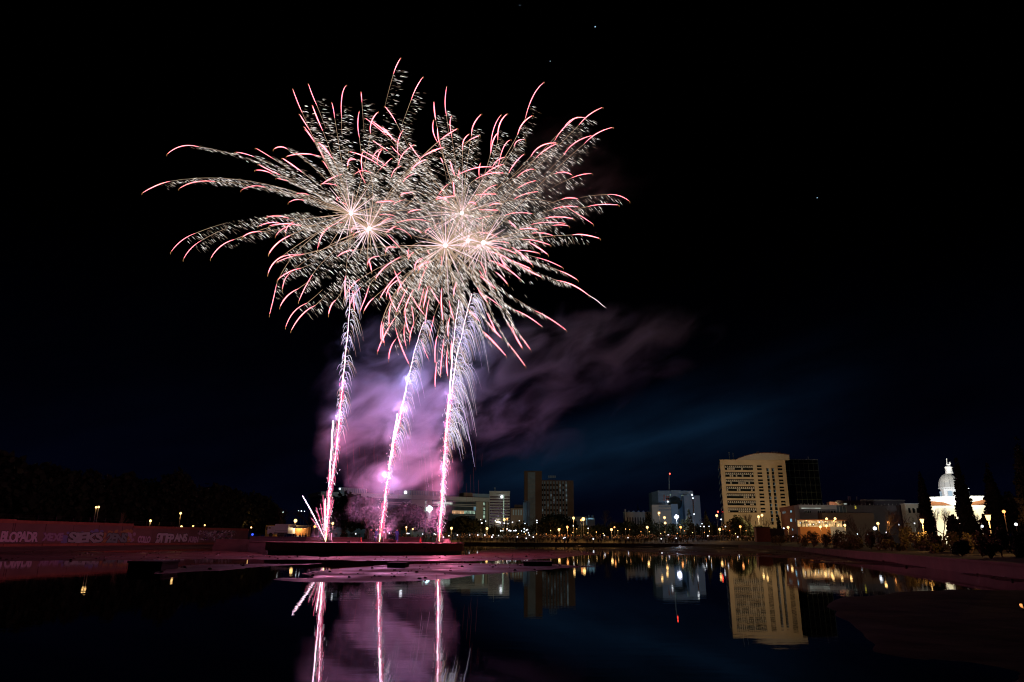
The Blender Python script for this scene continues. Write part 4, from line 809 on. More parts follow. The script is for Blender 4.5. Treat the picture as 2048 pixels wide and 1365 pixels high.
# grey flats behind the bare trees
f = Fac(1655, 262, 1733, 262); q0 = thing('grey_roof_block', 'grey upper block with rooftop sculpture behind the restaurant', 'building', (*f.A, 0)); zt = f.sz(1700, 1001.5)[1]
one(lambda q: f.box(q, f.sz(1675, 1005)[0], f.L, 1.2, zt, -10, 0, 'grey'), 'wall', q0); one(lambda q: f.box(q, f.sz(1660, 1005)[0], f.sz(1674.5, 1005)[0], 1.2, f.sz(1665, 1004)[1], -10, -.5, 'darkred'), 'side_wall', q0)
one(lambda q: [f.box(q, f.sz(x, 1000)[0], f.sz(x+1.8, 1000)[0], zt, zt+1.6, -4, -3.4, 'white') for x in (1699, 1702.5, 1716)], 'chimney', q0); litwin(1687, 1007, 1694, 1009.5, 'w_white', 3, q0, f)
one(lambda q: (q.lathe(f.at(f.sz(1673, 1005)[0], f.sz(1673, 1009)[1], 2), [(.3,0),(.25,1.1),(.02,1.3)], 'white', 6), [q.tube([f.at(f.sz(1673, 1005)[0], f.sz(1673, 1008)[1], 2), f.at(f.sz(1673, 1005)[0]+s_, f.sz(1673, 1004.4)[1], 2), f.at(f.sz(1673, 1005)[0]+s_*.7, f.sz(1673, 1004.9)[1], 2)], [.3, .25, .1], 'white', 5) for s_ in (-1.3, 1.3)]), 'roof_sculpture', q0)
f = Fac(1735, 246, 1815, 246); q0 = thing('grey_apartment_block', 'long grey block behind the bare trees left of the church', 'building', (*f.A, 0)); zt = f.sz(1780, 1001.8)[1]
one(lambda q: f.box(q, 0, f.L, 1.2, zt, -10, 0, 'grey'), 'wall', q0); one(lambda q: f.box(q, -.2, f.L+.2, zt+.002, zt+.3, -10, .3, 'winframe'), 'parapet', q0)
for i in range(12): one(lambda q: f.box(q, 1+i*1.05, 1.6+i*1.05, zt-3, zt-1.6, .01, .08, 'glass'), 'window', q0)
f = Fac(1815, 225, 1852, 225); q0 = thing('pale_low_house', 'pale low house between the grey block and the first cypress', 'building', (*f.A, 0)); zt = f.sz(1830, 1009.5)[1]
one(lambda q: f.box(q, 0, f.L, 1.2, zt, -8, 0, 'church_wall'), 'wall', q0); one(lambda q: f.box(q, -.3, f.L+.3, zt+.002, zt+.35, -8.3, .4, 'white'), 'cornice', q0)
for i in range(4): one(lambda q: f.box(q, .8+i*1.35, 1.5+i*1.35, zt-2.6, zt-1.1, .01, .08, 'glass'), 'window', q0)
plight('glow', P(1815, 1030, 212), 500, (1, .95, .8))
# small lit walls below the yellow block
f = Fac(1500, 225, 1568, 225); q0 = thing('brick_annex', 'low brick annex below the yellow office block', 'building', (*f.A, 0)); zt = f.sz(1530, 1056)[1]
one(lambda q: f.box(q, f.sz(1512, 1060)[0], f.sz(1540, 1060)[0], 1.2, zt, -6, 0, 'brick'), 'wall', q0); one(lambda q: f.box(q, f.sz(1540.3, 1060)[0], f.L, 1.2, zt-.2, -6, -.3, 'dark_concrete'), 'side_wall', q0); one(lambda q: f.box(q, f.sz(1511, 1060)[0], f.sz(1541, 1060)[0], zt+.002, zt+.25, -6, .3, 'dark_concrete'), 'roof', q0)

# church
D = 175.; CC = np.array((xat(1908, D, 1020), D)); ch = thing('domed_church', 'floodlit white church with a ribbed dome and orange tiled roofs', 'church', (*CC, 0))
def zc(y, x=1900): return zat(x, y, D)
mpx = D/1440.; X0 = CC[0]
def xx(px, py): return xat(px, D, py)
hw = (1962-1868)/2*mpx; 
zb1 = zc(1014.5); 
one(lambda q: q.prism([(X0-6.6, D-6), (X0+8.6, D-6), (X0+8.6, D+9), (X0-6.6, D+9)], 1, zb1, 'church_wall'), 'nave_wall', ch)
cxr = xx(1900, 990)
one(lambda q: q.prism([(cxr-4.9, D-7.2), (cxr+1.6, D-9.5), (cxr+7.5, D-7.2), (cxr+7.5, D+6), (cxr-4.9, D+6)], zb1-6, zc(999), 'white'), 'crossing_base', ch)
one(lambda q: q.prism([(cxr-5.3, D-7.7), (cxr+1.6, D-10.2), (cxr+7.9, D-7.7), (cxr+7.9, D+6.4), (cxr-5.3, D+6.4)], zc(999)+.003, zc(996.4), 'white'), 'cornice', ch)
def roofs(q):
    za_, zb_ = zc(1001.5), zc(1013.5)
    for sx in (-1, 1):
        x0 = cxr+1.0+sx*1.2; x1 = cxr+(-6.2 if sx < 0 else 9.6)
        q.add([(x0, D-9.7, zb_), (x1, D-8.3, zb_), (x1, D-6.5, za_), (cxr+1.0+sx*4.6, D-6.8, za_+.1), (x0, D-5, zb_), (x1, D-5, zb_)], [(0,1,2,3),(4,3,2,5),(1,5,2),(0,3,4)], 'rooftile')
one(roofs, 'roof', ch)
one(lambda q: q.prism([(cxr-6.0, D-9.2), (cxr+9.8, D-9.2), (cxr+9.8, D-6.05), (cxr-6.0, D-6.05)], 1, zc(1014.2), 'church_wall'), 'porch_wall', ch)
for px in (1879, 1893): one(lambda q: q.box(xx(px, 1030)-.35, xx(px, 1030)+.35, D-9.35, D-9.22, zc(1030), zc(1019.5), 'dome'), 'window', ch)
dx = xx(1897.5, 970); DY = D-1; rdr = 22.5*mpx
one(lambda q: q.lathe((dx+.5, DY, 0), [(rdr, zc(996.2)), (rdr, zc(979))], 'white', 8), 'drum', ch)
one(lambda q: q.lathe((dx+.3, DY, 0), [(rdr*.98, zc(979)+.003), (rdr*1.14, zc(978)), (rdr*1.14, zc(976.6)), (rdr*.9, zc(976.4))], 'white', 16), 'drum_cornice', ch)
for px, w in ((1883, .35), (1901, .55)):
    x = xx(px, 988); off_ = abs(x-dx-.5); yy = DY-math.sqrt(max(.1, (rdr*.97)**2-off_**2))-.06
    one(lambda q: q.box(x-w, x+w, yy-.05, yy+.5, zc(994), zc(983.5), 'bluepanel'), 'window', ch)
zd0, zd1 = zc(976.3), zc(948.5); rd = 21.0*mpx
one(lambda q: q.lathe((dx, DY, 0), [(rd*max(.16, math.cos(t_)), zd0+(zd1-zd0)*math.sin(t_)) for t_ in np.linspace(0, 1.42, 12)], 'dome', 24), 'dome', ch).data.polygons.foreach_set('use_smooth', [False]*1) if False else one(lambda q: q.lathe((dx, DY, 0), [(rd*max(.16, math.cos(t_)), zd0+(zd1-zd0)*math.sin(t_)) for t_ in np.linspace(0, 1.42, 12)], 'dome', 24), 'dome', ch)
for i in range(12):
    a = 2*math.pi*i/12+.13; one(lambda q: q.tube([(dx+(rd+.03)*math.cos(t_)*math.cos(a), DY+(rd+.03)*math.cos(t_)*math.sin(a), zd0+(zd1-zd0)*math.sin(t_)) for t_ in np.linspace(0, 1.35, 9)], .07, 'dome', 4), 'dome_rib', ch)
lx = xx(1897.5, 941)
one(lambda q: q.lathe((lx, DY, 0), [(8.6*mpx, zc(948.5)), (8.0*mpx, zc(945)), (7.2*mpx, zc(943.5)), (7.0*mpx, zc(937.8)), (8.6*mpx, zc(937)), (8.6*mpx, zc(935.8)), (7*mpx, zc(935.4)), (6.4*mpx, zc(933.8)), (3*mpx, zc(932.4)), (.05, zc(932))], 'white', 12), 'lantern', ch)
def cockerel(q0_):
    q = MB(); zz = zc(930.5); x = xx(1896.8, 930)
    q.tube([(x, DY, zc(932.2)), (x, DY, zc(930))], .12, 'white', 6)
    q.tube([(x-.55, DY, zz+.55), (x-.45, DY, zz+.2), (x-.1, DY, zz-.02), (x+.3, DY, zz+.05), (x+.55, DY, zz+.4), (x+.5, DY, zz+.7), (x+.25, DY, zz+.6)], [.12, .22, .3, .3, .26, .2, .1], 'white', 8)
    q.tube([(x-.35, DY, zz+.3), (x-.28, DY, zz+1.6)], .09, 'white', 6); q.ball((x-.27, DY, zz+1.7), .16, 'white', 6, 5)
    q0_.add([(x+(a-x)*.85, b_, zc(932)+(c_-zc(932))*.85) for a, b_, c_ in q.v], q.f, 'white')
one(cockerel, 'weather_vane', ch)
q1 = [(cxr-3, D-26, 2), (cxr+4, D-27, 2), (cxr+12, D-20, 2)]
for i, p in enumerate(q1): plight('floodlight', p, 7500, (1, .90, .66), ch, .3, target=(cxr, D-6, zc(1000)), angle=110)
for dx_ in (-16, 14): plight('floodlight', (cxr+dx_, D-30, 13), 19000, (.95, .97, 1), ch, .3, target=(dx, DY, zc(965)), angle=36)

ch.rotation_euler = (0, 0, -math.atan2(CC[0], CC[1])); ch.scale = (.86, .86, 1)
# ------------------------------------------------------------------ truck, container, food stall
def truck():
    D = 165.; x0, x1 = xat(548, D, 1065), xat(575.5, D, 1065); g_ = zat(560, 1071.5, D)-.3; zt = zat(560, 1048.5, D)
    t0 = thing('box_truck', 'white box truck parked behind the low dark wall', 'truck', ((x0+x1)/2, D, g_))
    q = MB(); q.box(x0+.1, x1, D, D+6, g_+.75, zt, 'truckwhite'); q.build('cargo_box', t0); q = MB(); q.box(xat(534, D, 1065), x0+.02, D+.15, D+2.2, g_+.6, zat(545, 1052.5, D), 'truckwhite'); q.build('cab', t0)
    q = MB(); q.box(xat(535, D, 1065)+.1, x0-.9, D+.08, D+.14, zat(540, 1058, D), zat(540, 1054.5, D), 'glass'); q.build('cab_window', t0)
    q = MB(); q.box(x0, x1, D-.02, D-.003, g_+.75, g_+.95, 'metal'); q.build('side_rail', t0)
    for x in (x0-.7, x0+1.2, x1-1.2):
        w = MB(); w.add([(x+.45*math.cos(a), D-.05+dy, g_+.45+.45*math.sin(a)) for dy in (0, .3) for a in np.linspace(0, 2*math.pi, 13)[:-1]], [tuple(range(12)), tuple(range(23, 11, -1))]+[(i, (i+1) % 12, 12+(i+1) % 12, 12+i) for i in range(12)], 'metal'); w.build('wheel', t0)
truck()
D = 175.; x0, x1 = xat(526, D, 1060), xat(551, D, 1060); t0 = thing('yellow_van', 'yellow lit panel van partly behind the white truck', 'van', (x0, D, 1.5)); M['vanyellow'] = mat('van_yellow', (.6,.45,.12), .6)
zt = zat(540, 1051, D); one(lambda q: q.prism([(x0+.6, D), (x1, D), (x1, D+2.2), (x0+.6, D+2.2)], 1.7, zt, 'vanyellow'), 'body', t0); one(lambda q: q.box(x0+.8, x0+1.8, D-.03, D-.003, zt-1.1, zt-.4, 'glass'), 'window', t0)
for x in (x0+1.2, x1-1.): one(lambda q: q.ball((x, D-.05, 1.75), .35, 'metal', 10, 6), 'wheel', t0)
D = 170.; x0, x1 = xat(576, D, 1060), xat(617, D, 1060); g_ = 1.2; zt = zat(600, 1053, D)
t0 = thing('food_stall', 'lit food stall with a pale awning right of the truck', 'stall', ((x0+x1)/2, D, g_))
one(lambda q: q.box(x0+1.5, x1-.2, D+.6, D+2.6, g_, zt-.2, 'orange'), 'back_wall', t0); one(lambda q: q.add([(x0, D-1, zt-.35), (x1, D-1, zt-.35), (x1, D+2.8, zt+.25), (x0, D+2.8, zt+.25), (x0, D-1, zt-.5), (x1, D-1, zt-.5)], [(0,1,2,3),(0,4,5,1)], 'truckwhite'), 'awning', t0)
one(lambda q: q.box(x0+1.6, x1-.3, D+.1, D+.5, g_, g_+1.1, 'truckwhite'), 'counter', t0)
for x in (x0+.1, x1-.1): one(lambda q: q.tube([(x, D-.9, g_), (x, D-.9, zt-.4)], .05, 'metal', 5), 'post', t0)
for x in (x0+1.4, x0+3.2, x1-.8): one(lambda q: q.ball((x, D-.2, zt-.5), .1, 'e_warm', 6, 4), 'bulb', t0)
plight('glow', ((x0+x1)/2, D-.3, zt-.6), 160, (1,.75,.4), t0, .1)
for i, px in enumerate((585, 592, 598, 605, 612)): c_ = (xat(px, 166, 1070), 166+rng.uniform(-.5, .8), 1.0); person(c_, 'stand', rng.uniform(0, 3), 'person queueing at the food stall, %s from the left' % ORD[i], 'people queueing at the food stall')
one_f = Fac(552, 158, 575, 158); t0 = thing('crowd_barrier', 'thin metal barrier in front of the white truck', 'barrier', (*one_f.A, 0))
zz = zat(565, 1071, 158); one(lambda q: [q.tube([one_f.at(0, zz+h, 0), one_f.at(one_f.L, zz+h, 0)], .025, 'pole', 4) for h in (.1, 1.05)], 'rail', t0); one(lambda q: [q.tube([one_f.at(one_f.L*i/12, zz, 0), one_f.at(one_f.L*i/12, zz+1.05, 0)], .02, 'pole', 4) for i in range(13)], 'bar', t0)

# ------------------------------------------------------------------ vegetation
def leafcloud(mb_, blobs, n, size, k):
    P_ = []
    tot = sum(b[3]*b[4]*b[5] for b in blobs)
    vs, fs = [], []
    for (x, y, z, a, b_, c_) in blobs:
        m_ = max(20, int(n*a*b_*c_/tot)); d = rng.normal(size=(m_, 3)); d /= np.linalg.norm(d, axis=1)[:, None]; r_ = rng.uniform(.35, 1.0, m_)**.45*(1+rng.normal(0, .06, m_))
        p = d*r_[:, None]*np.array((a, b_, c_))+np.array((x, y, z)); P_.append(p)
    p = np.concatenate(P_); m_ = len(p); e1 = rng.normal(size=(m_, 3)); e1 /= np.linalg.norm(e1, axis=1)[:, None]; e2 = np.cross(e1, rng.normal(size=(m_, 3))); e2 /= np.linalg.norm(e2, axis=1)[:, None]
    s_ = (size*rng.uniform(.5, 1.3, m_))[:, None]; q = np.stack([p-e1*s_, p+e2*s_*.7, p+e1*s_, p-e2*s_*.7], 1).reshape(-1, 3)
    mb_.add(q.tolist(), [(4*i, 4*i+1, 4*i+2, 4*i+3) for i in range(m_)], k)
def round_tree(px, ytop, D, wpx, lab, grp='dark evergreen trees round the pond', n=1500, k='leaf', low=.12, nm='evergreen_tree'):
    X_ = xat(px, D, 1050); g_ = gz(X_, D); zt = zat(px, ytop, D); w = wpx*D/1440/2; h = zt-g_; t0 = thing(nm, lab, 'tree', (X_, D, g_), grp)
    q = MB(); q.tube([(X_, D, g_-.1), (X_+.1, D, g_+h*.3), (X_+.2, D, g_+h*.6)], [max(.15, w*.07), max(.1, w*.05), .06], 'bark', 6)
    for i in range(5): a = rng.uniform(0, 6.28); q.tube([(X_+.05, D, g_+h*rng.uniform(.2, .4)), (X_+w*.6*math.cos(a), D+w*.6*math.sin(a), g_+h*.7)], [max(.06, w*.03), .04], 'bark', 4)
    q.build('trunk', t0)
    bl = []; zc_ = g_+h*(low+(1-low)/2); hh = h*(1-low)/2
    for i in range(9):
        a = rng.uniform(0, 6.28); rr_ = rng.uniform(.15, .62); bz = rng.uniform(-.5, .5); sc = rng.uniform(.35, .55)
        bl.append((X_+w*rr_*math.cos(a), D+w*rr_*math.sin(a), zc_+hh*bz, w*sc, w*sc, hh*sc*1.05))
    bl.append((X_, D, zt-hh*.5, w*.5, w*.5, hh*.5)); bl.append((X_, D, zc_, w*.75, w*.75, hh*.75)); bl.append((X_-w*.55, D, zc_-hh*.1, w*.45, w*.45, hh*.6)); bl.append((X_+w*.55, D, zc_-hh*.1, w*.45, w*.45, hh*.6))
    q = MB(); leafcloud(q, bl, n, max(.35, w*.085), k); q.build('crown', t0); return t0
TREES = [(-20,905,150,170,'broad dark evergreen at the left edge above the graffiti wall'),(70,925,160,150,'dark evergreen above the bubble-letter graffiti'),(150,938,170,150,'dark evergreen left of the twin lamp'),(235,947,175,140,'dark evergreen right of the twin lamp'),
 (345,943,180,100,'tall round-topped evergreen behind the tall bright lamp'),(300,958,190,110,'lower evergreen left of the round-topped one'),(415,969,190,110,'dark evergreen right of the round-topped one'),(470,985,200,90,'lower evergreen above the end of the graffiti wall'),(520,990,215,80,'evergreen left of the blue lamps'),
 (735,996,250,150,'dark evergreen behind the pink smoke'),(688,984,262,130,'dark evergreen between leftmost rocket and smoke'),(800,1010,262,60,'rounded evergreen right of the middle smoke column'),(815,1003,266,80,'domed evergreen before the long office building'),(880,1030,262,60,'low rounded evergreen by the rightmost rocket'),(925,1032,265,80,'low broad evergreen below the amber windows'),(952,1036,262,50,'low evergreen below the striped tower'),
 (1115,1025,300,80,'dark evergreen below the brown tower'),(1255,1040,290,36,'small dark evergreen below the cream hall'),(1350,1048,285,50,'dark evergreen below the bluish floodlight'),(1475,1029,262,50,'domed evergreen before the yellow block'),(1245,1046,300,60,'low dark evergreen left of the cream hall'),(1195,1050,290,60,'low dark evergreen behind the phones')]
for i, (px, yt, D, w, lab) in enumerate(TREES): round_tree(px, yt, D, w*(1.25 if i < 9 else 1), lab, n=3200 if i < 9 else 1500, low=-.05 if i < 9 else .12)
BELT = [(990,1049,44),(1018,1046,40),(1046,1043,44),(1078,1040,46),(1104,1034,56),(1140,1046,46),(1170,1050,44),(1200,1047,48),(1228,1044,44),(1262,1041,50),(1290,1037,48),(1318,1044,44),(1344,1046,40),(1366,1040,44),(1396,1046,44),(1424,1043,40),(1452,1042,44),(1490,1044,50),(1520,1050,44),(1545,1054,40)]
for i, (px, yt, w) in enumerate(BELT): round_tree(px, yt+rng.uniform(-2, 2), 266+rng.uniform(0, 12), w, 'low dark tree in the belt behind the crowd, %s from the left' % ORD[i], 'belt of low dark trees behind the crowd', n=900, low=-.05)
def conifer(px, ytop, D, wpx, lab):
    X_ = xat(px, D, 1050); g_ = gz(X_, D); zt = zat(px, ytop, D); w = wpx*D/1440/2; h = zt-g_; t0 = thing('conifer', lab, 'tree', (X_, D, g_), 'pointed conifers on the far bank'); one(lambda q: q.tube([(X_, D, g_-.1), (X_, D, zt-.5)], [.3, .04], 'bark', 6), 'trunk', t0)
    bl = [(X_+rng.normal(0, w*.08), D, g_+h*(.12+.86*t_), w*(1-t_)*.95+.15, w*(1-t_)*.95+.15, h*.07+.2) for t_ in np.linspace(.02, .98, 11)]; one(lambda q: leafcloud(q, bl, 1300, max(.3, w*.12), 'leaf'), 'crown', t0)
for a in ((1379,1019,262,34,'tall pointed conifer before the pale blue building'),(1297,1026,290,34,'pointed conifer before the cream hall'),(1414,1023,262,30,'ragged conifer between pale blue building and yellow block'),(1558,1032,240,14,'small conifer at the right foot of the yellow block'),(1277,1010,380,12,'distant narrow conifer above the cream hall')): conifer(*a)
def cypress(px, ytop, D, wpx, lab, pyb=1058):
    X_ = xat(px, D, pyb); g_ = gz(X_, D); zt = zat(px, ytop, D); w = wpx*D/1440/2; h = zt-g_; t0 = thing('cypress', lab, 'tree', (X_, D, g_), 'slim dark cypresses by the church'); one(lambda q: q.tube([(X_, D, g_-.1), (X_, D, g_+h*.8)], [.2, .04], 'bark', 6), 'trunk', t0)
    bl = [(X_+rng.normal(0, w*.05), D, g_+h*(.03+.93*t_), w*pf+.1, w*pf+.1, h*.07) for t_, pf in zip(np.linspace(0, 1, 14), (.8,.95,1,1,1,.98,.95,.9,.82,.72,.6,.46,.3,.14))]
    q = MB(); leafcloud(q, bl, 3800, .26, 'cypress'); q.lathe((X_, D, g_), [(w*.6, .2), (w*.82, h*.2), (w*.78, h*.5), (w*.45, h*.78), (.05, h*.96)], 'cypress', 12); q.build('crown', t0)
cypress(1857, 946, 128, 23, 'slim cypress left of the church', 1060); cypress(1936, 921, 108, 28, 'tallest cypress standing before the dome', 1062); cypress(1997, 932, 112, 33, 'cypress right of the church', 1060); cypress(2068, 880, 96, 42, 'cypress cut by the right edge of the picture', 1060)
round_tree(2030, 985, 120, 90, 'dark bushy tree right of the church', n=2200); round_tree(1985, 1012, 130, 50, 'dark low tree beside the bright lantern', n=1200); round_tree(1907, 1031, 118, 28, 'dark shrub tree before the church wall', n=900); round_tree(1951, 1040, 125, 16, 'small dark tree at the right corner of the church', n=700)
def bare(px, ytop, D, wpx, lab, lv=5, grp='bare winter trees round the pond', pyb=1058):
    D = max(D, wall_s(px)[0]*wd[1]+WA[1]+4) if px < 476 else D; X_ = xat(px, D, pyb); g_ = gz(X_, D); zt = zat(px, ytop, D); h = zt-g_; w = wpx*D/1440/2; t0 = thing('bare_tree', lab, 'tree', (X_, D, g_), grp); trunk = MB(); tw = MB()
    def rec(p, d, ln, r_, l):
        p2 = p+d*ln; mid = p+d*ln*.5+rng.normal(0, .04*ln, 3); (trunk if l >= lv-1 else tw).tube([p, mid, p2], [r_, r_*.85, r_*.7], 'bark', 5 if l > 2 else 3)
        if l == 0: return
        for _ in range(3 if l > 1 else 4):
            nd = d+rng.normal(0, .42, 3)*np.array((w/(h*.45)*.9, w/(h*.45)*.9, .8)); nd[2] = abs(nd[2])*.8+.15; nd /= np.linalg.norm(nd); rec(p2 if _ else mid, nd, ln*rng.uniform(.62, .82), r_*.6, l-1)
    rec(np.array((X_, D, g_-.1)), np.array((rng.normal(0, .06), 0, 1.)), h*.30, max(.10, h*.02), lv)
    trunk.build('trunk', t0); tw.build('crown', t0)
for a in ((1765,1012,118,60,'spreading bare tree with the warm lamp before it'),(1800,1018,126,44,'bare tree right of the orange lamp'),(1720,1022,130,46,'bare tree behind the terrace end'),(1832,1022,122,34,'bare tree beside the first cypress'),(1885,1010,140,44,'bare tree lit before the left church wall'),(1955,1012,135,40,'bare tree lit before the right church wall'),
 (1872,1012,132,34,'bare tree lit before the left edge of the church'),(1900,1014,128,34,'bare tree lit before the middle of the church'),(1968,1014,128,34,'bare tree lit before the church right of the tallest cypress'),(1535,1030,232,44,'bare tree in front of the yellow block, right side'),(1500,1018,238,44,'bare tree in front of the yellow block, middle'),(1460,1034,240,30,'bare tree in front of the yellow block, left side'),(240,1018,118,26,'small bare tree standing up from the graffiti wall'),(1072,1022,290,34,'bare tree before the glass panel of the brown tower'),(1208,1012,320,24,'pale bare poplar right of the warehouse'),
 (560,1000,200,60,'tall bare tree above the truck'),(620,985,205,60,'tall bare tree left of the leftmost rocket'),(690,1045,215,40,'low bare tree right of the leftmost rocket'),(1038,1040,290,30,'bare tree left of the brown tower'),(1335,1040,280,30,'bare tree under the highest warm lamps'),(1405,1036,280,24,'bare tree between two conifers')): bare(*a)
def bush(px, ytop, D, wpx, lab, k='leaf2', nm='bush'):
    X_ = xat(px, D, 1080); g_ = gz(X_, D); zt = zat(px, ytop, D); w = wpx*D/1440/2; h = max(.8, zt-g_); t0 = thing(nm, lab, 'bush', (X_, D, g_), 'bushes along the right bank')
    one(lambda q: [q.tube([(X_, D, g_-.05), (X_+rng.normal(0, w*.5), D+rng.normal(0, w*.3), g_+h*.8)], [.05, .015], 'bark', 4) for _ in range(6)], 'stem', t0)
    bl = [(X_+rng.uniform(-.7, .7)*w, D+rng.uniform(-.5, .5)*w, g_+h*rng.uniform(.3, .75), w*rng.uniform(.3, .5), w*.4, h*rng.uniform(.25, .4)) for _ in range(8)]
    one(lambda q: leafcloud(q, bl, 1100, .13, k), 'crown', t0)
BUSH = [(1560,1070,165,40,'left end of the bank below the yellow block'),(1600,1068,150,36,'below the left end of the terrace'),(1626,1058,140,22,'rounded, before the orange terrace wall'),(1650,1062,138,34,'below the two terrace lamps'),(1671,1062,132,18,'egg-shaped, before the white terrace cladding'),(1690,1062,128,30,'right of the egg-shaped bush'),(1712,1072,120,34,'below the terrace end'),
 (1740,1062,112,26,'yellow-lit beside the large white lamp'),(1768,1066,106,36,'before the spreading bare tree'),(1810,1050,98,30,'tall orange-lit cone shape left of the first cypress'),(1838,1062,92,34,'below the lantern left of the church'),(1872,1068,86,40,'before the left church wall'),(1905,1066,80,36,'below the tallest cypress'),(1938,1066,74,40,'left of the orange-lit bush'),
 (1965,1060,68,40,'orange-lit below the bright lantern'),(1998,1058,62,36,'orange-lit, right of the bright lantern'),(2035,1062,58,44,'dark, at the right edge'),(2075,1050,54,60,'dark and cut by the right edge'),(1920,1080,66,40,'low and dark above the basin wall'),(1860,1082,78,46,'low, above the basin wall left of the church'),(1780,1080,94,50,'low and wide, above the basin wall mid way'),(1700,1082,112,50,'low, above the basin wall under the terrace'),(1975,1085,56,44,'low, before the orange-lit bushes')]
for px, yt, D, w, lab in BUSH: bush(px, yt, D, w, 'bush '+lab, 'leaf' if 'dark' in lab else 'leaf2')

# ------------------------------------------------------------------ fireworks
CP = [(702,428,92),(738,458,95),(924,427,96),(891,492,90),(936,482,94),(967,486,92)]
Z = {1:(270,260),2:(520,100),3:(820,140),4:(520,380),5:(820,400),6:(600,600)}
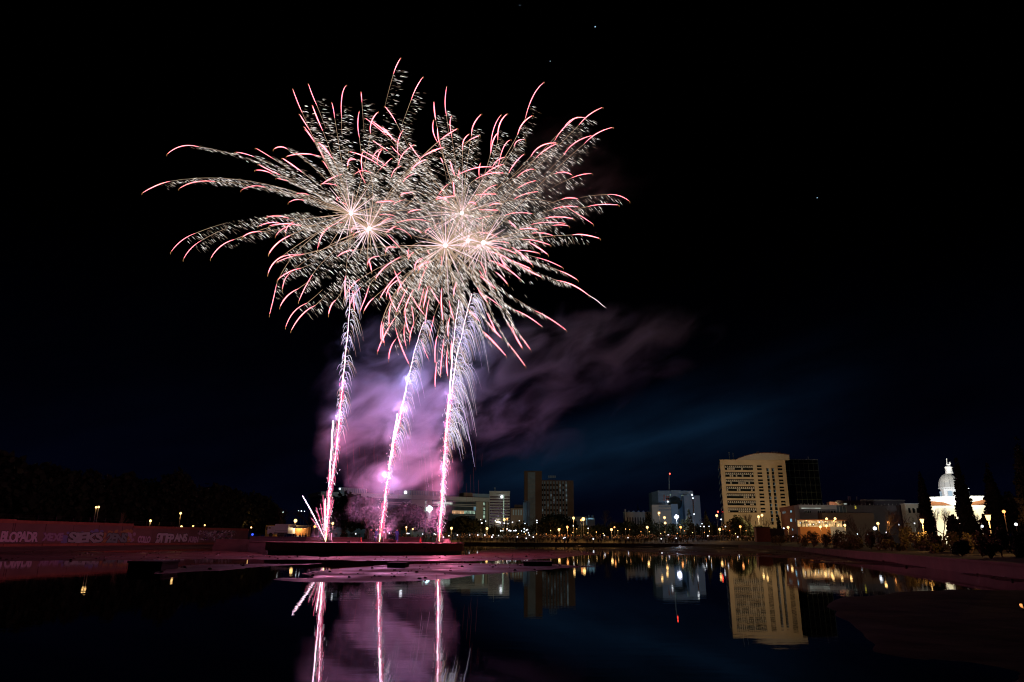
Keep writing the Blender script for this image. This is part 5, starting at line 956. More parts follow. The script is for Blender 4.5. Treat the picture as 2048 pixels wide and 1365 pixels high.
# each traced star: zoom, where its red burn starts, a mid point, its tip, which shell it left
T = """1 580 155 430 148 300 215 1;1 320 468 200 505 75 570 1;1 730 470 550 475 410 530 1;1 1240 545 1100 510 975 545 1;1 1080 245 1000 218 920 204 1;1 1260 265 1180 215 1105 170 1;1 1390 178 1330 155 1270 172 1;1 1680 240 1530 218 1388 240 2;1 1520 385 1440 325 1347 262 1;1 1320 410 1230 370 1130 318 1;1 1250 403 1180 375 1103 367 1;1 1390 467 1340 452 1295 443 1;1 1580 590 1520 578 1470 585 1;1 1545 645 1470 635 1405 658 1;1 1400 805 1300 785 1200 795 1;1 1320 852 1230 845 1130 875 2;1 1510 875 1380 855 1230 872 2;1 1445 835 1390 880 1370 940 2;1 1420 870 1340 905 1285 960 2;1 550 942 430 1005 332 1105 1;1 600 1010 510 1080 445 1170 1;1 900 1000 780 1060 693 1165 1;1 1150 928 1060 935 985 972 1;1 1410 965 1300 1030 1222 1120 1;1 1540 1130 1420 1155 1300 1200 2;1 1340 1150 1260 1215 1213 1305 1;1 1900 840 1740 910 1662 1080 2;1 1760 885 1700 950 1680 1030 2;1 1990 1095 1920 1110 1848 1150 2;1 1630 110 1590 50 1550 0 1;1 1800 260 1740 190 1672 118 1;1 1730 270 1690 200 1668 145 1;1 1755 355 1735 320 1710 285 1;1 1880 408 1790 440 1700 495 3;1 1860 515 1790 495 1700 490 2;1 2010 272 1950 280 1938 330 2
2 385 575 340 470 300 362 1;2 520 510 480 420 442 315 1;2 680 620 668 540 655 485 1;2 742 620 745 430 782 328 1;2 928 480 924 430 920 388 2;2 570 735 520 620 478 510 1;2 450 730 400 650 362 590 1;2 500 840 450 765 403 703 1;2 655 985 600 905 535 845 1;2 905 800 890 680 903 565 2;2 1215 220 1240 150 1277 80 2;2 1375 460 1420 350 1480 252 2;2 1240 665 1195 590 1140 520 4;2 1150 780 1060 700 962 625 4;2 1240 840 1130 735 1020 650 3;2 1005 760 1015 655 1070 570 1;2 1260 960 1255 840 1300 735 2;2 1225 830 1170 760 1115 705 3;2 1600 640 1588 560 1583 478 3;2 1698 600 1685 480 1698 340 3;2 1615 840 1575 740 1580 645 3;2 1643 880 1622 800 1615 715 3;2 1748 800 1730 680 1742 605 3;2 1925 780 1945 680 2010 590 3;2 1640 820 1720 765 1790 720 2;2 1845 910 1852 830 1900 770 5;2 1905 825 1950 800 1990 785 4;2 1460 990 1560 925 1670 888 2;2 1020 1000 1055 935 1110 900 1;2 1065 1030 1080 955 1110 910 1;2 1030 1130 940 1100 865 1130 3;2 1160 920 1090 870 1030 830 4;2 1090 1055 960 975 820 928 4;2 1150 1060 1050 985 945 925 4;2 875 1000 815 995 797 1060 2;2 1090 1090 1150 1030 1195 990 1;2 1195 1160 1225 1095 1280 1060 2;2 1260 1050 1300 950 1400 865 2;2 1465 1000 1410 930 1360 858 5;2 1300 980 1240 925 1198 880 5;2 1380 1095 1440 1035 1510 1000 2;2 1295 1220 1345 1155 1430 1125 2;2 935 1110 922 1020 933 935 2;2 960 1215 925 1150 897 1085 2;2 1665 1030 1655 1005 1645 985 4
3 1050 440 1120 240 1215 118 3;3 980 590 1025 490 1110 420 3;3 735 750 755 560 825 415 3;3 800 640 815 500 880 405 4;3 735 760 755 650 795 580 4;3 800 910 845 720 910 640 4;3 950 700 975 650 1040 635 3;3 1320 640 1400 530 1520 430 4;3 1400 530 1480 450 1590 435 5;3 1540 500 1630 410 1745 345 5;3 1400 775 1500 665 1650 600 5;3 1590 670 1700 580 1840 525 6;3 1100 790 1190 695 1330 665 4;3 1150 800 1230 730 1330 675 3;3 1320 945 1400 932 1470 955 6;3 1470 985 1560 955 1650 945 6;3 975 975 1050 920 1130 905 3;3 970 1085 1060 1035 1145 1010 5;3 945 1180 1050 1130 1165 1110 5;3 900 940 955 850 1035 770 4;3 680 955 760 895 850 860 4;3 750 890 790 830 860 795 4;3 600 995 720 945 850 940 4;3 430 960 590 895 740 885 4;3 640 1165 700 1090 785 1048 5;3 1380 1180 1450 1165 1525 1175 6;3 1800 1135 1900 1145 1990 1190 6;3 1620 1245 1740 1226 1890 1230 6;3 1300 1270 1410 1245 1530 1248 6;3 1230 1350 1340 1338 1480 1355 6;3 1430 1250 1540 1320 1660 1400 3;3 860 1330 960 1302 1110 1308 3;3 630 970 628 910 640 855 5;3 450 1000 444 950 448 900 6;3 410 965 385 900 365 830 6;3 260 1140 300 1085 345 1042 6;3 280 635 340 590 425 540 2;3 540 640 580 620 625 600 2;3 10 910 70 850 145 820 2;3 95 805 180 755 300 708 1;3 240 1180 320 1160 410 1150 2;3 630 1275 720 1274 800 1280 2;3 600 1140 690 1132 785 1132 1;3 530 1220 560 1205 600 1225 4;3 720 1240 770 1218 820 1220 4;3 400 1140 400 1080 390 1020 6
4 850 550 770 565 708 605 4;4 270 415 155 490 85 580 2;4 370 595 180 620 75 760 2;4 370 715 260 750 165 815 2;4 280 755 230 810 205 900 2;4 475 775 410 890 355 1010 2;4 350 900 250 965 185 1060 2;4 150 860 125 980 88 1130 1;4 430 1030 310 1110 235 1245 2;4 500 1055 385 1135 287 1275 2;4 690 1005 650 1050 625 1130 2;4 780 790 773 870 780 990 1;4 905 815 850 860 800 925 4;4 915 890 850 965 825 1040 4;4 845 920 850 1010 862 1095 2;4 990 880 960 980 910 1100 4;4 1035 985 990 1030 948 1100 4;4 1085 605 1010 625 980 680 4;4 990 630 1005 690 1015 735 2;4 1280 610 1140 700 1055 805 4;4 1280 750 1175 860 1095 980 5;4 1270 815 1185 880 1150 970 4;4 1225 740 1260 820 1300 910 2;4 1330 810 1280 870 1250 945 5;4 1340 890 1290 1000 1240 1110 4;4 1395 910 1350 1000 1312 1110 5;4 1170 930 1200 1020 1250 1110 2;4 1540 650 1490 760 1440 915 4;4 1480 620 1425 660 1408 730 5;4 1495 890 1475 970 1452 1065 5;4 1530 880 1508 970 1487 1070 6;4 1545 880 1590 960 1635 1035 4;4 1655 900 1650 1030 1665 1180 4;4 1790 840 1770 900 1762 960 5;4 1190 1040 1175 1130 1175 1225 4;4 1385 970 1430 1050 1490 1130 4;4 1375 1050 1390 1120 1400 1210 4;4 1720 1010 1740 1100 1765 1180 4;4 1220 1180 1170 1260 1120 1362 5;4 1320 1090 1330 1200 1360 1300 4;4 1540 990 1518 1100 1503 1230 5;4 1110 1200 1098 1280 1105 1362 4;4 1200 255 1125 285 1085 330 3;4 1550 290 1400 270 1250 300 6;4 1240 350 1310 372 1370 420 2;4 1150 400 1220 470 1280 535 2;4 1375 345 1420 365 1470 390 2;4 1240 525 1170 525 1143 570 4;4 985 370 900 380 850 415 5;4 880 345 840 350 835 390 2;4 1320 90 1250 110 1205 140 1;4 1465 180 1410 185 1350 205 1;4 1390 25 1320 30 1280 50 2;4 1240 335 1200 350 1150 390 5;4 1220 105 1150 105 1060 115 4;4 1245 250 1170 225 1090 230 3;4 1400 570 1370 590 1352 630 4;4 1355 540 1345 570 1350 610 4;4 1545 540 1530 560 1540 580 5;4 735 70 700 75 705 100 3;4 800 150 770 125 748 118 3;4 1560 350 1520 365 1505 395 6;4 1640 300 1600 320 1595 345 6;4 1720 120 1640 65 1610 85 2
5 1240 170 1360 155 1480 172 6;5 1100 225 1250 205 1410 215 6;5 1000 270 1080 260 1160 270 6;5 1300 235 1370 228 1440 238 6;5 1110 305 1200 302 1300 325 6;5 1480 320 1580 318 1720 350 6;5 1030 362 1130 370 1270 410 5;5 1090 390 1160 430 1250 495 6;5 1150 525 1260 558 1385 615 6;5 930 435 1020 500 1110 590 6;5 900 545 1000 585 1095 625 5;5 1360 645 1440 680 1520 727 5;5 1340 735 1480 775 1620 865 6;5 1140 1010 1270 1080 1415 1182 4;5 960 1005 1070 1060 1190 1145 4;5 800 590 900 640 1000 720 5;5 780 660 830 700 885 765 5;5 640 700 700 740 775 805 4;5 630 645 660 690 690 740 5;5 615 800 650 860 705 930 4;5 680 870 750 915 835 980 5;5 700 1110 760 1180 830 1255 4;5 890 1120 955 1230 1020 1340 5;5 660 1200 740 1280 825 1362 4;5 1000 1230 1050 1300 1095 1362 5;5 540 1010 580 1050 630 1100 4;5 700 1030 740 1110 790 1220 5;5 1000 600 1110 660 1190 700 6;5 720 380 820 380 900 395 3;5 740 430 850 445 960 490 5;5 700 470 820 500 930 560 5;5 980 460 1070 465 1170 485 5;5 720 550 830 590 910 640 4;5 640 570 670 620 690 690 3;5 900 190 930 220 965 250 3;5 600 175 680 160 750 140 4;5 620 300 700 305 790 335 4;5 190 560 110 590 80 640 5;5 270 500 290 540 280 600 3;5 90 580 110 600 130 640 2;5 820 510 840 560 870 610 4
6 1670 290 1760 380 1870 505 4;6 1890 390 1960 480 2048 600 5;6 1930 230 1960 330 2020 435 5;6 830 30 812 130 808 225 4;6 860 170 770 320 707 470 5;6 745 200 736 300 742 370 4;6 870 360 825 440 808 540 5;6 870 260 920 420 990 580 4;6 1040 210 1010 290 998 380 5;6 950 230 949 330 965 420 4;6 1220 150 1200 240 1180 330 6;6 1250 330 1230 440 1230 570 5;6 1310 360 1290 520 1278 680 5;6 1340 460 1334 580 1345 690 5;6 1245 570 1233 680 1230 790 4;6 1360 170 1345 260 1350 330 5;6 1105 370 1130 450 1168 535 4;6 1380 380 1375 470 1380 560 5;6 760 210 752 300 765 390 5"""
B = []
for i, (cx, cy, D) in enumerate(CP):
    c_ = P(cx, cy, D); lab = ['crackling gold and red shell burst at the upper left, first bright core','shell burst just right and below the leftmost core','shell burst with the highest core on the right side','shell burst with the lowest core, centre of the display','shell burst between the lowest core and the rightmost core','shell burst with the rightmost bright core'][i]
    t0 = thing('firework_burst', lab, 'firework', c_, 'exploding firework shells'); q = MB(); q.ball(c_, .28, 'f_core', 12, 8); q.build('core', t0)
    B.append(dict(t=t0, g=MB(), n=0, c=(cx, cy, D), r=MB()))
def bez(p0, p1, p2, n): return [p0*(1-t_)**2+p1*2*t_*(1-t_)+p2*t_*t_ for t_ in np.linspace(0, 1, n)]
def dash_dir(x, y):
    base = np.interp(y, [120, 260, 400, 520, 640, 720], [10, 20, 34, 47, 56, 60]); base += np.clip((x-900)/300, -0.4, 1)*12
    return math.radians(base)
def glitter(g, p, dep, spread=16, n=1, up=False):
    for _ in range(n):
        a = dash_dir(p[0], p[1])+rng.normal(0, .10); off_ = rng.random()**1.2*spread; s_ = np.array(p)+np.array((math.cos(a), math.sin(a)))*off_+rng.normal(0, 1.3, 2)
        ln = rng.uniform(4, 13); e_ = s_+np.array((math.cos(a), math.sin(a)))*ln; dd = dep+rng.normal(0, .8)
        k_ = rng.choice(['g_hi','g_mid','g_lo'], p=[.27,.38,.35]); r0 = {'g_hi':.033,'g_mid':.030,'g_lo':.028}[k_]*rng.uniform(.7, 1.35)
        P0, P1 = P(s_[0], s_[1], dd), P(e_[0], e_[1], dd); d = P1-P0; L_ = np.linalg.norm(d)+1e-6; d = d/L_; u = np.cross(d, (0, 1., 0)); u /= np.linalg.norm(u)+1e-9; w = np.cross(d, u); m_ = P0+(P1-P0)*.35
        v = [P0, m_+u*r0, m_-u*r0*.5+w*r0*.87, m_-u*r0*.5-w*r0*.87, P1]; g.add(v, [(0,2,1),(0,3,2),(0,1,3),(4,1,2),(4,2,3),(4,3,1)], k_)
for line in T.replace('\n', ';').split(';'):
    v = [float(x) for x in line.split()]
    if len(v) < 8: continue
    zo, ci = int(v[0]), int(v[7])-1; ox, oy = Z[zo]; S_, M_, T_ = [np.array((ox+v[i]/4.551, oy+v[i+1]/4.551)) for i in (1, 3, 5)]
    b = B[ci]; c_ = np.array(b['c'][:2]); D0 = b['c'][2]
    rr_ = np.linalg.norm(T_-c_); zf_ = math.sqrt(max(0, 1-(rr_/300)**2))*rng.choice([-1, 1])*rng.uniform(.5, 1)*19
    tan = (S_-M_); tan = tan/(np.linalg.norm(tan)+1e-6); ctl = S_+tan*np.linalg.norm(S_-c_)*.45; ctl = ctl*.75+.25*(c_+S_)/2
    inner = bez(c_, ctl, S_, 14); outer = bez(S_, 2*M_-.5*S_-.5*T_, T_, 9); tot = rr_+1
    dep = lambda p: D0+zf_*min(1, (np.linalg.norm(p-c_)/tot))**.8
    q = MB()
    W_ = lambda p: P(p[0], p[1], dep(p))
    rnd = rng.random(); i0 = 1
    if rnd < .45:
        q.tube([W_(p) for p in inner[i0:14]], np.linspace(.042, .02, 13).tolist(), 'f_gold')
    else: q.tube([W_(p) for p in inner[10:14]], [.012, .016, .022, .034], 'f_gold')
    wmax = rng.uniform(.045, .088); q.tube([W_(p) for p in outer], (wmax*np.array((.25,.5,.72,.88,1,1,.92,.7,.4))).tolist(), 'f_red', 4)
    tt = T_-outer[-2]; tt = tt/(np.linalg.norm(tt)+1e-6); g1 = T_+tt*3+np.array((0, 2.)); q.tube([W_(T_), W_(T_+tt*3+np.array((0, .8))), W_(g1+np.array((0, 2.)))], [wmax*.4, .035, .015], 'f_tip')
    st = q.build('star_trail', b['t']); b['n'] += 1
    full = inner+outer[1:]; cum = [0]
    for a_, b2 in zip(full[:-1], full[1:]): cum.append(cum[-1]+np.linalg.norm(b2-a_))
    Lt = cum[-1]; Li = sum(np.linalg.norm(b2-a_) for a_, b2 in zip(inner[:-1], inner[1:])); end = min(Lt*.97, Li+.35*(Lt-Li)); start = max(22, Li*.28)
    lr = T_[0] > 1040 and T_[1] > 545
    nd = int((end-start)*(.95 if lr else .50 if (700 < T_[0] < 1050 and 250 < T_[1] < 640) else .66))
    for _ in range(max(0, nd)):
        s_ = rng.uniform(start, end); j = min(len(cum)-2, int(np.searchsorted(cum, s_))-1); j = max(0, j); f_ = (s_-cum[j])/(cum[j+1]-cum[j]+1e-6); p = full[j]*(1-f_)+full[j+1]*f_
        glitter(b['g'], p, dep(p), 3.5 if lr else (15 if T_[0] < 640 and T_[1] > 250 else 19))
# straight rays close round each core
RAYN = [44, 46, 56, 50, 50, 46]
for bi, b in enumerate(B):
    cx, cy, D0 = b['c']
    for i in range(RAYN[bi]):
        a = 2*math.pi*(i+rng.random())/RAYN[bi]; ln = rng.uniform(28, 78)*(1.25 if bi in (2, 3) else 1); u = rng.uniform(-.5, .5)
        pts = [P(cx+math.cos(a)*ln*t_, cy+math.sin(a)*ln*t_+ln*.05*t_*t_, D0+u*ln*.06*t_) for t_ in np.linspace(.04, 1, 5)]; q = b['r']; q.tube(pts, [.075, .065, .05, .036, .015], 'f_pale' if rng.random() < .5 else 'f_gold')
    for i in range(110):
        a = rng.uniform(0, 6.28); r_ = rng.uniform(40, 120); p = np.array((cx+math.cos(a)*r_, cy+math.sin(a)*r_*1.05)); glitter(b['g'], p, D0+rng.normal(0, 6), 10)
    if bi == 5:
        for tail in (((1620,865),(1700,915),(1750,960),(1785,985)), ((1400,1172),(1412,1180),(1420,1186)), ((1190,1145),(1200,1152),(1205,1156))):
            q = b['r']; pts = [P(820+x/4.551, 400+y/4.551, 92) for x, y in tail]; q.tube(pts, [.05, .06, .05, .02][-len(pts):], 'f_pale')
    o_ = b['r'].build('ray', b['t']); o_['kind'] = 'stuff'; o_['label'] = 'pale straight rays round the core'
    o_ = b['g'].build('glitter', b['t']); o_['kind'] = 'stuff'; o_['label'] = 'white and gold crackle sparks'
    plight('glow', P(cx, cy, D0), 1400, (.32, .38, 1), b['t'], .3)

# rising comets
def comet(pts, D, width, lab, nspark, sparkw, lights, two=False, fade=1.0, topthin=.3, lp=1500):
    pts = np.array(pts, float); base = P(*pts[0], D); t0 = thing('rocket_trail', lab, 'firework', base, 'rockets climbing from the round platform')
    cum = np.concatenate([[0], np.cumsum(np.linalg.norm(np.diff(pts, axis=0), axis=1))]); Lt = cum[-1]
    def at(s_): return np.array((np.interp(s_, cum, pts[:, 0]), np.interp(s_, cum, pts[:, 1])))
    def xs(s_):   # smooth wobble
        return at(s_)+np.array((.35*math.sin(s_*.11)+.25*math.sin(s_*.31), 0))
    n = int(Lt/7); ss = np.linspace(0, Lt, n); W3 = [P(*xs(s_), D) for s_ in ss]
    rad = [width*(.55+.45*min(1, s_/60))*(1 if s_ < Lt*.6 else max(topthin, 1-(s_-Lt*.6)/(Lt*.4))) for s_ in ss]
    nb = max(3, int(n*30/Lt)+1); q = MB(); q.tube(W3[:nb], rad[:nb], 'c_base', 6); q.build('muzzle_flame', t0); q = MB(); q.tube(W3[nb-1:], rad[nb-1:], 'c_white', 6); q.build('core_trail', t0)
    q = MB()
    for i in range(int(Lt*.75)):      # pink fuzz imitating the halo glow round the trail
        s_ = rng.uniform(20, Lt*.62); p = xs(s_)+rng.normal(0, 1.7, 2)*np.array((1.25, 1)); e_ = p+np.array((rng.normal(0, .6), rng.uniform(4, 12)))
        q.tube([P(*p, D+rng.normal(0, .3)), P(*e_, D)], [.04, .02], 'c_pink')
    o_ = q.build('halo_sheath', t0); o_['kind'] = 'stuff'
    q = MB()
    for i in range(nspark):
        s_ = Lt*rng.uniform(.06, 1)**.8; p = xs(s_); hh = s_/Lt; w = sparkw(hh)*rng.uniform(.35, 1.15)
        sd_ = 1; w *= .6+.75*abs(math.sin(s_*.071+math.sin(s_*.023)*2))*rng.uniform(.6, 1.3); p = p+rng.normal(0, .8, 2)
        if two and rng.random() < .42: sd_ = -1; w *= .55
        if hh < .42: 
            w *= .35
        fall = w*rng.uniform(.6, 1.7); up = w*rng.uniform(.25, .6); tt = np.linspace(0, 1, 6); t0_ = rng.uniform(0, .35); dd = D+rng.normal(0, 1.0)
        tt = t0_+(1-t0_)*tt; path = [P(p[0]+sd_*w*t_**.75, p[1]-up*3.2*t_*(1-t_*.55)+fall*1.6*t_*t_, dd) for t_ in tt]
        k_ = rng.choice(['s_lilac','s_white','s_gold'], p=[.45,.22,.33]); q.tube(path, (rng.uniform(.018, .036)*np.array((.8,1,1,.9,.6,.25))).tolist(), k_)
    for i in range(int(nspark*.3)):           # loose curls low down
        s_ = Lt*rng.uniform(.05, .55); p = xs(s_)+np.array((rng.normal(0, 4.2), 0)); r_ = rng.uniform(.8, 2.6); a0 = rng.uniform(0, 6.28); 
        q.tube([P(p[0]+r_*math.cos(a0+t_), p[1]+r_*1.3*math.sin(a0+t_), D) for t_ in np.linspace(0, rng.uniform(.8, 2.4), 4)], .024, 's_white')
    o_ = q.build('spark_fringe', t0); o_['kind'] = 'stuff'; o_['label'] = 'drooping lilac and gold sparks'
    for fr, pw in lights: p = xs(Lt*fr); plight('glow', P(p[0], p[1], D-.6), lp*pw, (1, .17, .33) if fr < .40 else ((.90, .34, .76) if fr < .7 else (.60, .42, 1)), t0, .25)
LI = [(.05, .8), (.13, .8), (.21, .8), (.30, .8), (.39, .8), (.49, .75), (.60, .6), (.74, .4), (.88, .25)]
comet([(650,1084),(655,1040),(664,960),(675,880),(682,800),(690,720),(697,650),(700,600),(698,560)], 92, .07, 'tall rocket trail on the left with sparks on both sides', 330, lambda h: 7+15*h, LI, True, topthin=.12)
comet([(651,1084),(657,1010),(660,940),(664,880),(666,842)], 91.3, .085, 'short pink rocket trail beside the tall left one', 60, lambda h: 5, [(.5, .7)], topthin=.9)
comet([(758,1084),(768,1020),(775,960),(787,890),(803,820),(818,750),(830,700),(840,665),(848,645)], 92, .075, 'leaning middle rocket trail with sparks drooping to its right', 280, lambda h: 13+8*h, LI, topthin=.2)
comet([(758.5,1084),(766,1030),(772,985),(783,900),(795,828)], 91.3, .08, 'short pink rocket trail left of the middle one', 50, lambda h: 5, [(.5, .7)], topthin=.9)
comet([(878,1086),(881,1040),(884,1000),(888,930),(893,850),(900,780),(905,700),(912,640),(918,600)], 92, .095, 'rightmost rocket trail rising from the platform, left strand', 330, lambda h: 9+13*h, LI, topthin=.3)
comet([(878.6,1086),(885,985),(889,925),(896,850),(904,780),(913,715),(926,660),(935,620),(944,588)], 93, .06, 'right strand of the rightmost rocket pair with long drooping sparks', 330, lambda h: 15+15*math.sin(min(1, h)*2.2), [(.5, .8), (.8, .8)], topthin=.55)
# fan of small stars at the left launcher
mn = thing('firework_mine', 'fan of short pink jets at the foot of the leftmost rocket', 'firework', P(650, 1083, 91.5))
for i, (tx, ty, w) in enumerate(((605,992,.058),(622,1036,.04),(632,1015,.055),(641,1008,.05),(646,990,.055),(650.5,998,.06),(653,1010,.04),(668,1000,.055),(661,1015,.04),(644,1030,.04))):
    q = MB(); a, b_ = np.array((650., 1080)), np.array((tx, ty)); m_ = (a+b_)/2+np.array(((tx-650)*-.06, -3.)); pt = bez(a, m_, b_, 8); q.tube([P(*p, 91.3) for p in pt], (w*np.array((.2,.35,.5,.7,.9,1,1,.6))).tolist(), 'c_white' if w > .056 else 'c_pink', 4)
    for _ in range(26):
        t_ = rng.uniform(.2, 1); p = pt[int(t_*7)]+rng.normal(0, 1.3, 2); q.tube([P(*p, 91.3), P(*(p+rng.normal(0, 1.3, 2)), 91.3)], .022, 's_white')
    q.build('jet', mn)
plight('glow', P(648, 1060, 90.5), 500, (1,.25,.42), mn, .3)
# embers falling between the rockets
EM = [(840,890,846,950),(847,885,857,975),(858,884,868,1000),(838,915,842,962),(845,893,850,930),(803,905,808,945),(808,900,813,950),(811.5,898,815,940),(813,915,818,955),(771,930,774,955),(850,900,853,995),(861,900,866,960)]
for i, (a, b_, c_, d_) in enumerate(EM):
    q = MB(); n = int((d_-b_)/1.6)
    q.tube([P(a+(c_-a)*t_**1.3, b_+(d_-b_)*t_, 91) for t_ in np.linspace(0, 1, n)], [rng.uniform(.004, .034) for _ in range(n)], 'ember')
    o_ = q.build('falling_ember', None, org=tuple(P(a, b_, 91))); tag(o_, 'thin falling ember streak, %s of those right of the middle rocket' % ORD[i], 'ember', 'embers falling near the middle rocket')
q = MB()
for i in range(60):
    x = rng.uniform(690, 970); y = rng.uniform(850, 1000); q.tube([P(x, y, 97), P(x+1.5, y+rng.uniform(15, 70), 97)], [.012, .008], 'ember_red', 3)
tag(q.build('faint_embers'), 'faint reddish streaks of falling ash between the rockets', 'embers', kind='stuff')
# stars
for i, (x, y, r_) in enumerate(((1190.5,54,1.9),(1100.5,123,1.3),(1634.5,396,1.4),(1040,11,.9))):
    D = 3500.; c_ = P(x, y, D); q = MB(); q.ball((0, 0, 0), r_*2.0, 'e_star', 8, 5); o_ = q.build('star'); o_.location = tuple(c_); tag(o_, ('brightest star at the top of the sky','star just right of the top centre of the bursts','lone star in the dark sky on the right','faint star at the very top edge')[i], 'star', 'stars')
for o_ in list(COL.objects):     # stray light helpers: fixtureless lamps, given one plain name
    if o_.type == 'LIGHT' and o_.parent is None and o_.name.startswith('glow'): o_.name = 'stray_glow'

# added wash lights, not real masts, to brighten the building fronts
def wash(name, lab, pos, tgt, pw, col, ang=70):
    g_ = gz(pos[0], pos[1]); t0 = thing(name, lab, 'floodlight', (pos[0], pos[1], g_), 'added wash lights before the buildings')
    one(lambda q: q.box(pos[0]-.3, pos[0]+.3, pos[1]-.15, pos[1]+.15, g_, g_+.5, 'metal'), 'housing', t0); one(lambda q: q.box(pos[0]-.08, pos[0]+.08, pos[1]-.08, pos[1]+.08, g_+.502, pos[2]-.4, 'metal'), 'stand', t0)
    plight('beam', pos, pw, col, t0, .4, target=tgt, angle=ang)
c1 = xat(1515, 300); wash('added_wash_light', 'added wash light facing the left half of the yellow block', (c1-16, 255, 9), (c1-8, 300, 20), 14000, (1,.66,.31), 100); wash('added_wash_light', 'added wash light facing the right half of the yellow block', (c1+14, 255, 9), (c1+8, 300, 18), 14000, (1,.66,.31), 100)
wash('added_wash_light', 'added low wash light facing the brown tower', (xat(1110, 400), 395, 8), (xat(1110, 440), 440, 12), 4200, (1,.74,.50), 110)
wash('added_wash_light', 'added wash light facing the striped tower', (xat(990, 360), 350, 12), (xat(985, 396), 396, 14), 6500, (1,.86,.58), 80)
wash('added_wash_light', 'added cold wash light facing the pale blue building', (xat(1360, 300), 300, 14), (xat(1365, 350), 350, 22), 5500, (.34,.62,1), 75)
wash('added_wash_light', 'added cold wash light facing the long office building', (xat(880, 330), 325, 12), (xat(880, 385), 385, 14), 4200, (.5,.85,1), 110)

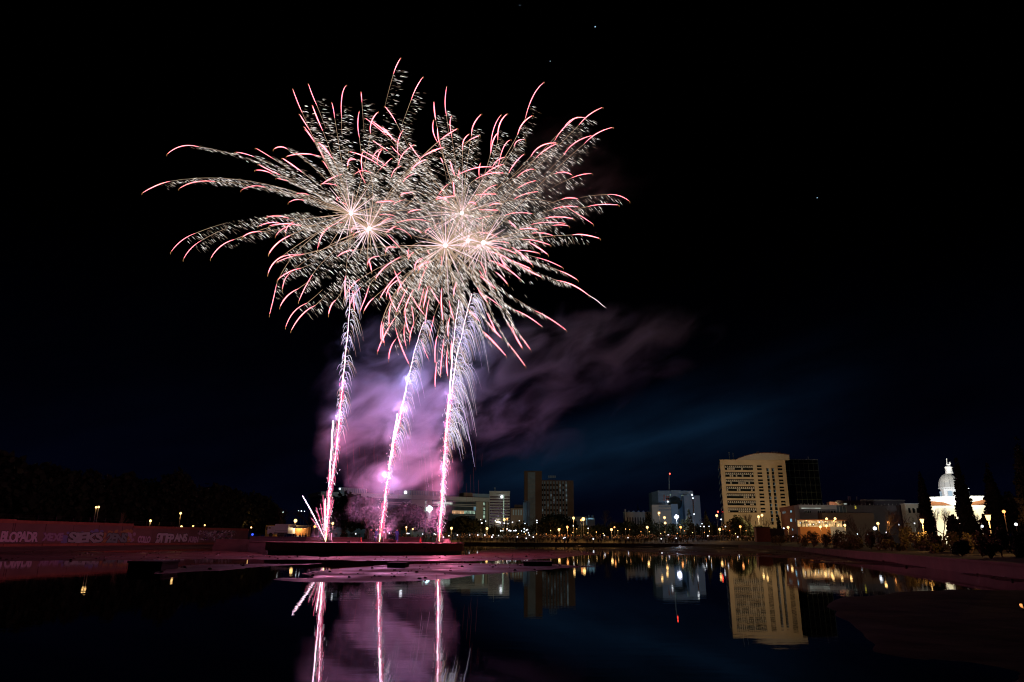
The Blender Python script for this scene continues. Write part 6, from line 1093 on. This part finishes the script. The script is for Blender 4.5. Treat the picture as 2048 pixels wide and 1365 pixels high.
# ------------------------------------------------------------------ smoke
def smoke(name, box, blobs, lab, dens, streak=(.10,.10,.22), nscale=1.0, rot=18, lo=.40, hi=.62, color=(.85,.82,.88)):
    m = bpy.data.materials.new(name); m.use_nodes = True; tr = m.node_tree; tr.nodes.remove(tr.nodes['Principled BSDF']); k = tr.links
    out = tr.nodes['Material Output']; vol = nt(m, 'ShaderNodeVolumePrincipled'); vol.inputs['Color'].default_value = (*color, 1); vol.inputs['Anisotropy'].default_value = .1
    t = nt(m, 'ShaderNodeTexCoord')
    def mm(op, a, b=None, c=None, clamp=False):
        n = nt(m, 'ShaderNodeMath', operation=op, use_clamp=clamp)
        for i, q in enumerate((a, b, c)):
            if q is None: continue
            if isinstance(q, (int, float)): n.inputs[i].default_value = q
            else: k.new(q, n.inputs[i])
        return n.outputs[0]
    mq_ = nt(m, 'ShaderNodeMapping'); mq_.inputs['Rotation'].default_value = (0, math.radians(rot), 0); k.new(t.outputs['Object'], mq_.inputs[0]); mp_ = nt(m, 'ShaderNodeMapping'); mp_.inputs['Scale'].default_value = streak; k.new(mq_.outputs[0], mp_.inputs[0])
    nz_ = nt(m, 'ShaderNodeTexNoise'); nz_.inputs['Scale'].default_value = nscale; nz_.inputs['Detail'].default_value = 4.5; nz_.inputs['Roughness'].default_value = .55; nz_.inputs['Distortion'].default_value = .6; k.new(mp_.outputs[0], nz_.inputs['Vector'])
    # the noise also frays the outline of every puff
    warp = mm('MULTIPLY', mm('SUBTRACT', nz_.outputs['Fac'], .5), 1.7)
    tot = None
    for (cx, cy, cz, rx, ry, rz, amp) in blobs:
        a = nt(m, 'ShaderNodeVectorMath', operation='SUBTRACT'); a.inputs[1].default_value = (cx, cy, cz); k.new(t.outputs['Object'], a.inputs[0])
        b2 = nt(m, 'ShaderNodeVectorMath', operation='MULTIPLY'); b2.inputs[1].default_value = (1/rx, 1/ry, 1/rz); k.new(a.outputs[0], b2.inputs[0])
        ln = nt(m, 'ShaderNodeVectorMath', operation='LENGTH'); k.new(b2.outputs[0], ln.inputs[0])
        r_ = mm('SUBTRACT', 1.0, mm('SUBTRACT', ln.outputs['Value'], warp), clamp=True); r_ = mm('MULTIPLY', mm('POWER', r_, 1.5), amp)
        tot = r_ if tot is None else mm('ADD', tot, r_)
    mr = nt(m, 'ShaderNodeMapRange', interpolation_type='SMOOTHSTEP'); mr.inputs['From Min'].default_value = lo; mr.inputs['From Max'].default_value = hi; mr.inputs['To Min'].default_value = .10; k.new(nz_.outputs['Fac'], mr.inputs['Value'])
    d = mm('MULTIPLY', mm('MULTIPLY', tot, mr.outputs[0]), dens); k.new(d, vol.inputs['Density']); k.new(vol.outputs[0], out.inputs['Volume'])
    q = MB(); M[name] = m; q.box(*box, name); o_ = q.build(name); tag(o_, lab, 'smoke', kind='stuff'); return o_
def W4(px, py, D, rx, ry, rz, amp): c = P(px, py, D); return (c[0], c[1], c[2], rx, ry, rz, amp)
smoke('smoke', (-34, 33, 80, 110, 1.6, 46), [
  W4(748,985,92,4.4,3.2,3.8,4.0), W4(790,962,92,3.6,3,3.4,2.4), W4(764,1035,92,2.4,2,3.8,3.2), W4(758,1070,92,1.3,1,1.8,2.6), W4(812,925,92,6,4.5,6,2.0), W4(742,885,93,5.0,5,7,1.2), W4(805,830,94,9.5,6.5,8.5,1.5),
  W4(850,770,94,13,7,7,1.1), W4(960,840,95,15,6,6,1.1), W4(1080,750,96,15,7,6.5,1.0), W4(1210,690,99,15,7,5,1.9), W4(1300,655,101,11,6,3.8,1.6), W4(1120,660,98,10,6,4,1.0), W4(1000,700,95,12,6,5,.8), W4(790,700,94,9,6,6,.7),
  W4(650,1050,92,2.4,1.6,4.5,1.8), W4(850,1040,91,3.2,2.2,2.8,1.7), W4(676,860,92,3.0,3,8,.55), W4(886,960,92,2.6,2,7,.9)],
  'pink and lilac smoke drifting right from the round platform', .075, (.13,.16,.27), color=(.62,.84,1), rot=30, lo=.42, hi=.64)
smoke('burst_smoke', (-22, 34, 82, 108, 46.3, 84), [W4(968,488,93,3.2,2.6,2.6,7), W4(925,430,97,2.4,2,2.2,4), W4(738,460,96,2.6,2.2,2,4), W4(893,494,91,2.2,2,2,3), W4(950,480,95,16,9,11,1.3), W4(1110,360,97,15,8,10,.8), W4(740,440,95,9,6,6,.5), W4(1040,560,96,14,7,7,.7), W4(1180,560,97,10,6,8,.4)],
  'faint purple smoke hanging among the shell bursts', .035, (.10,.10,.2))
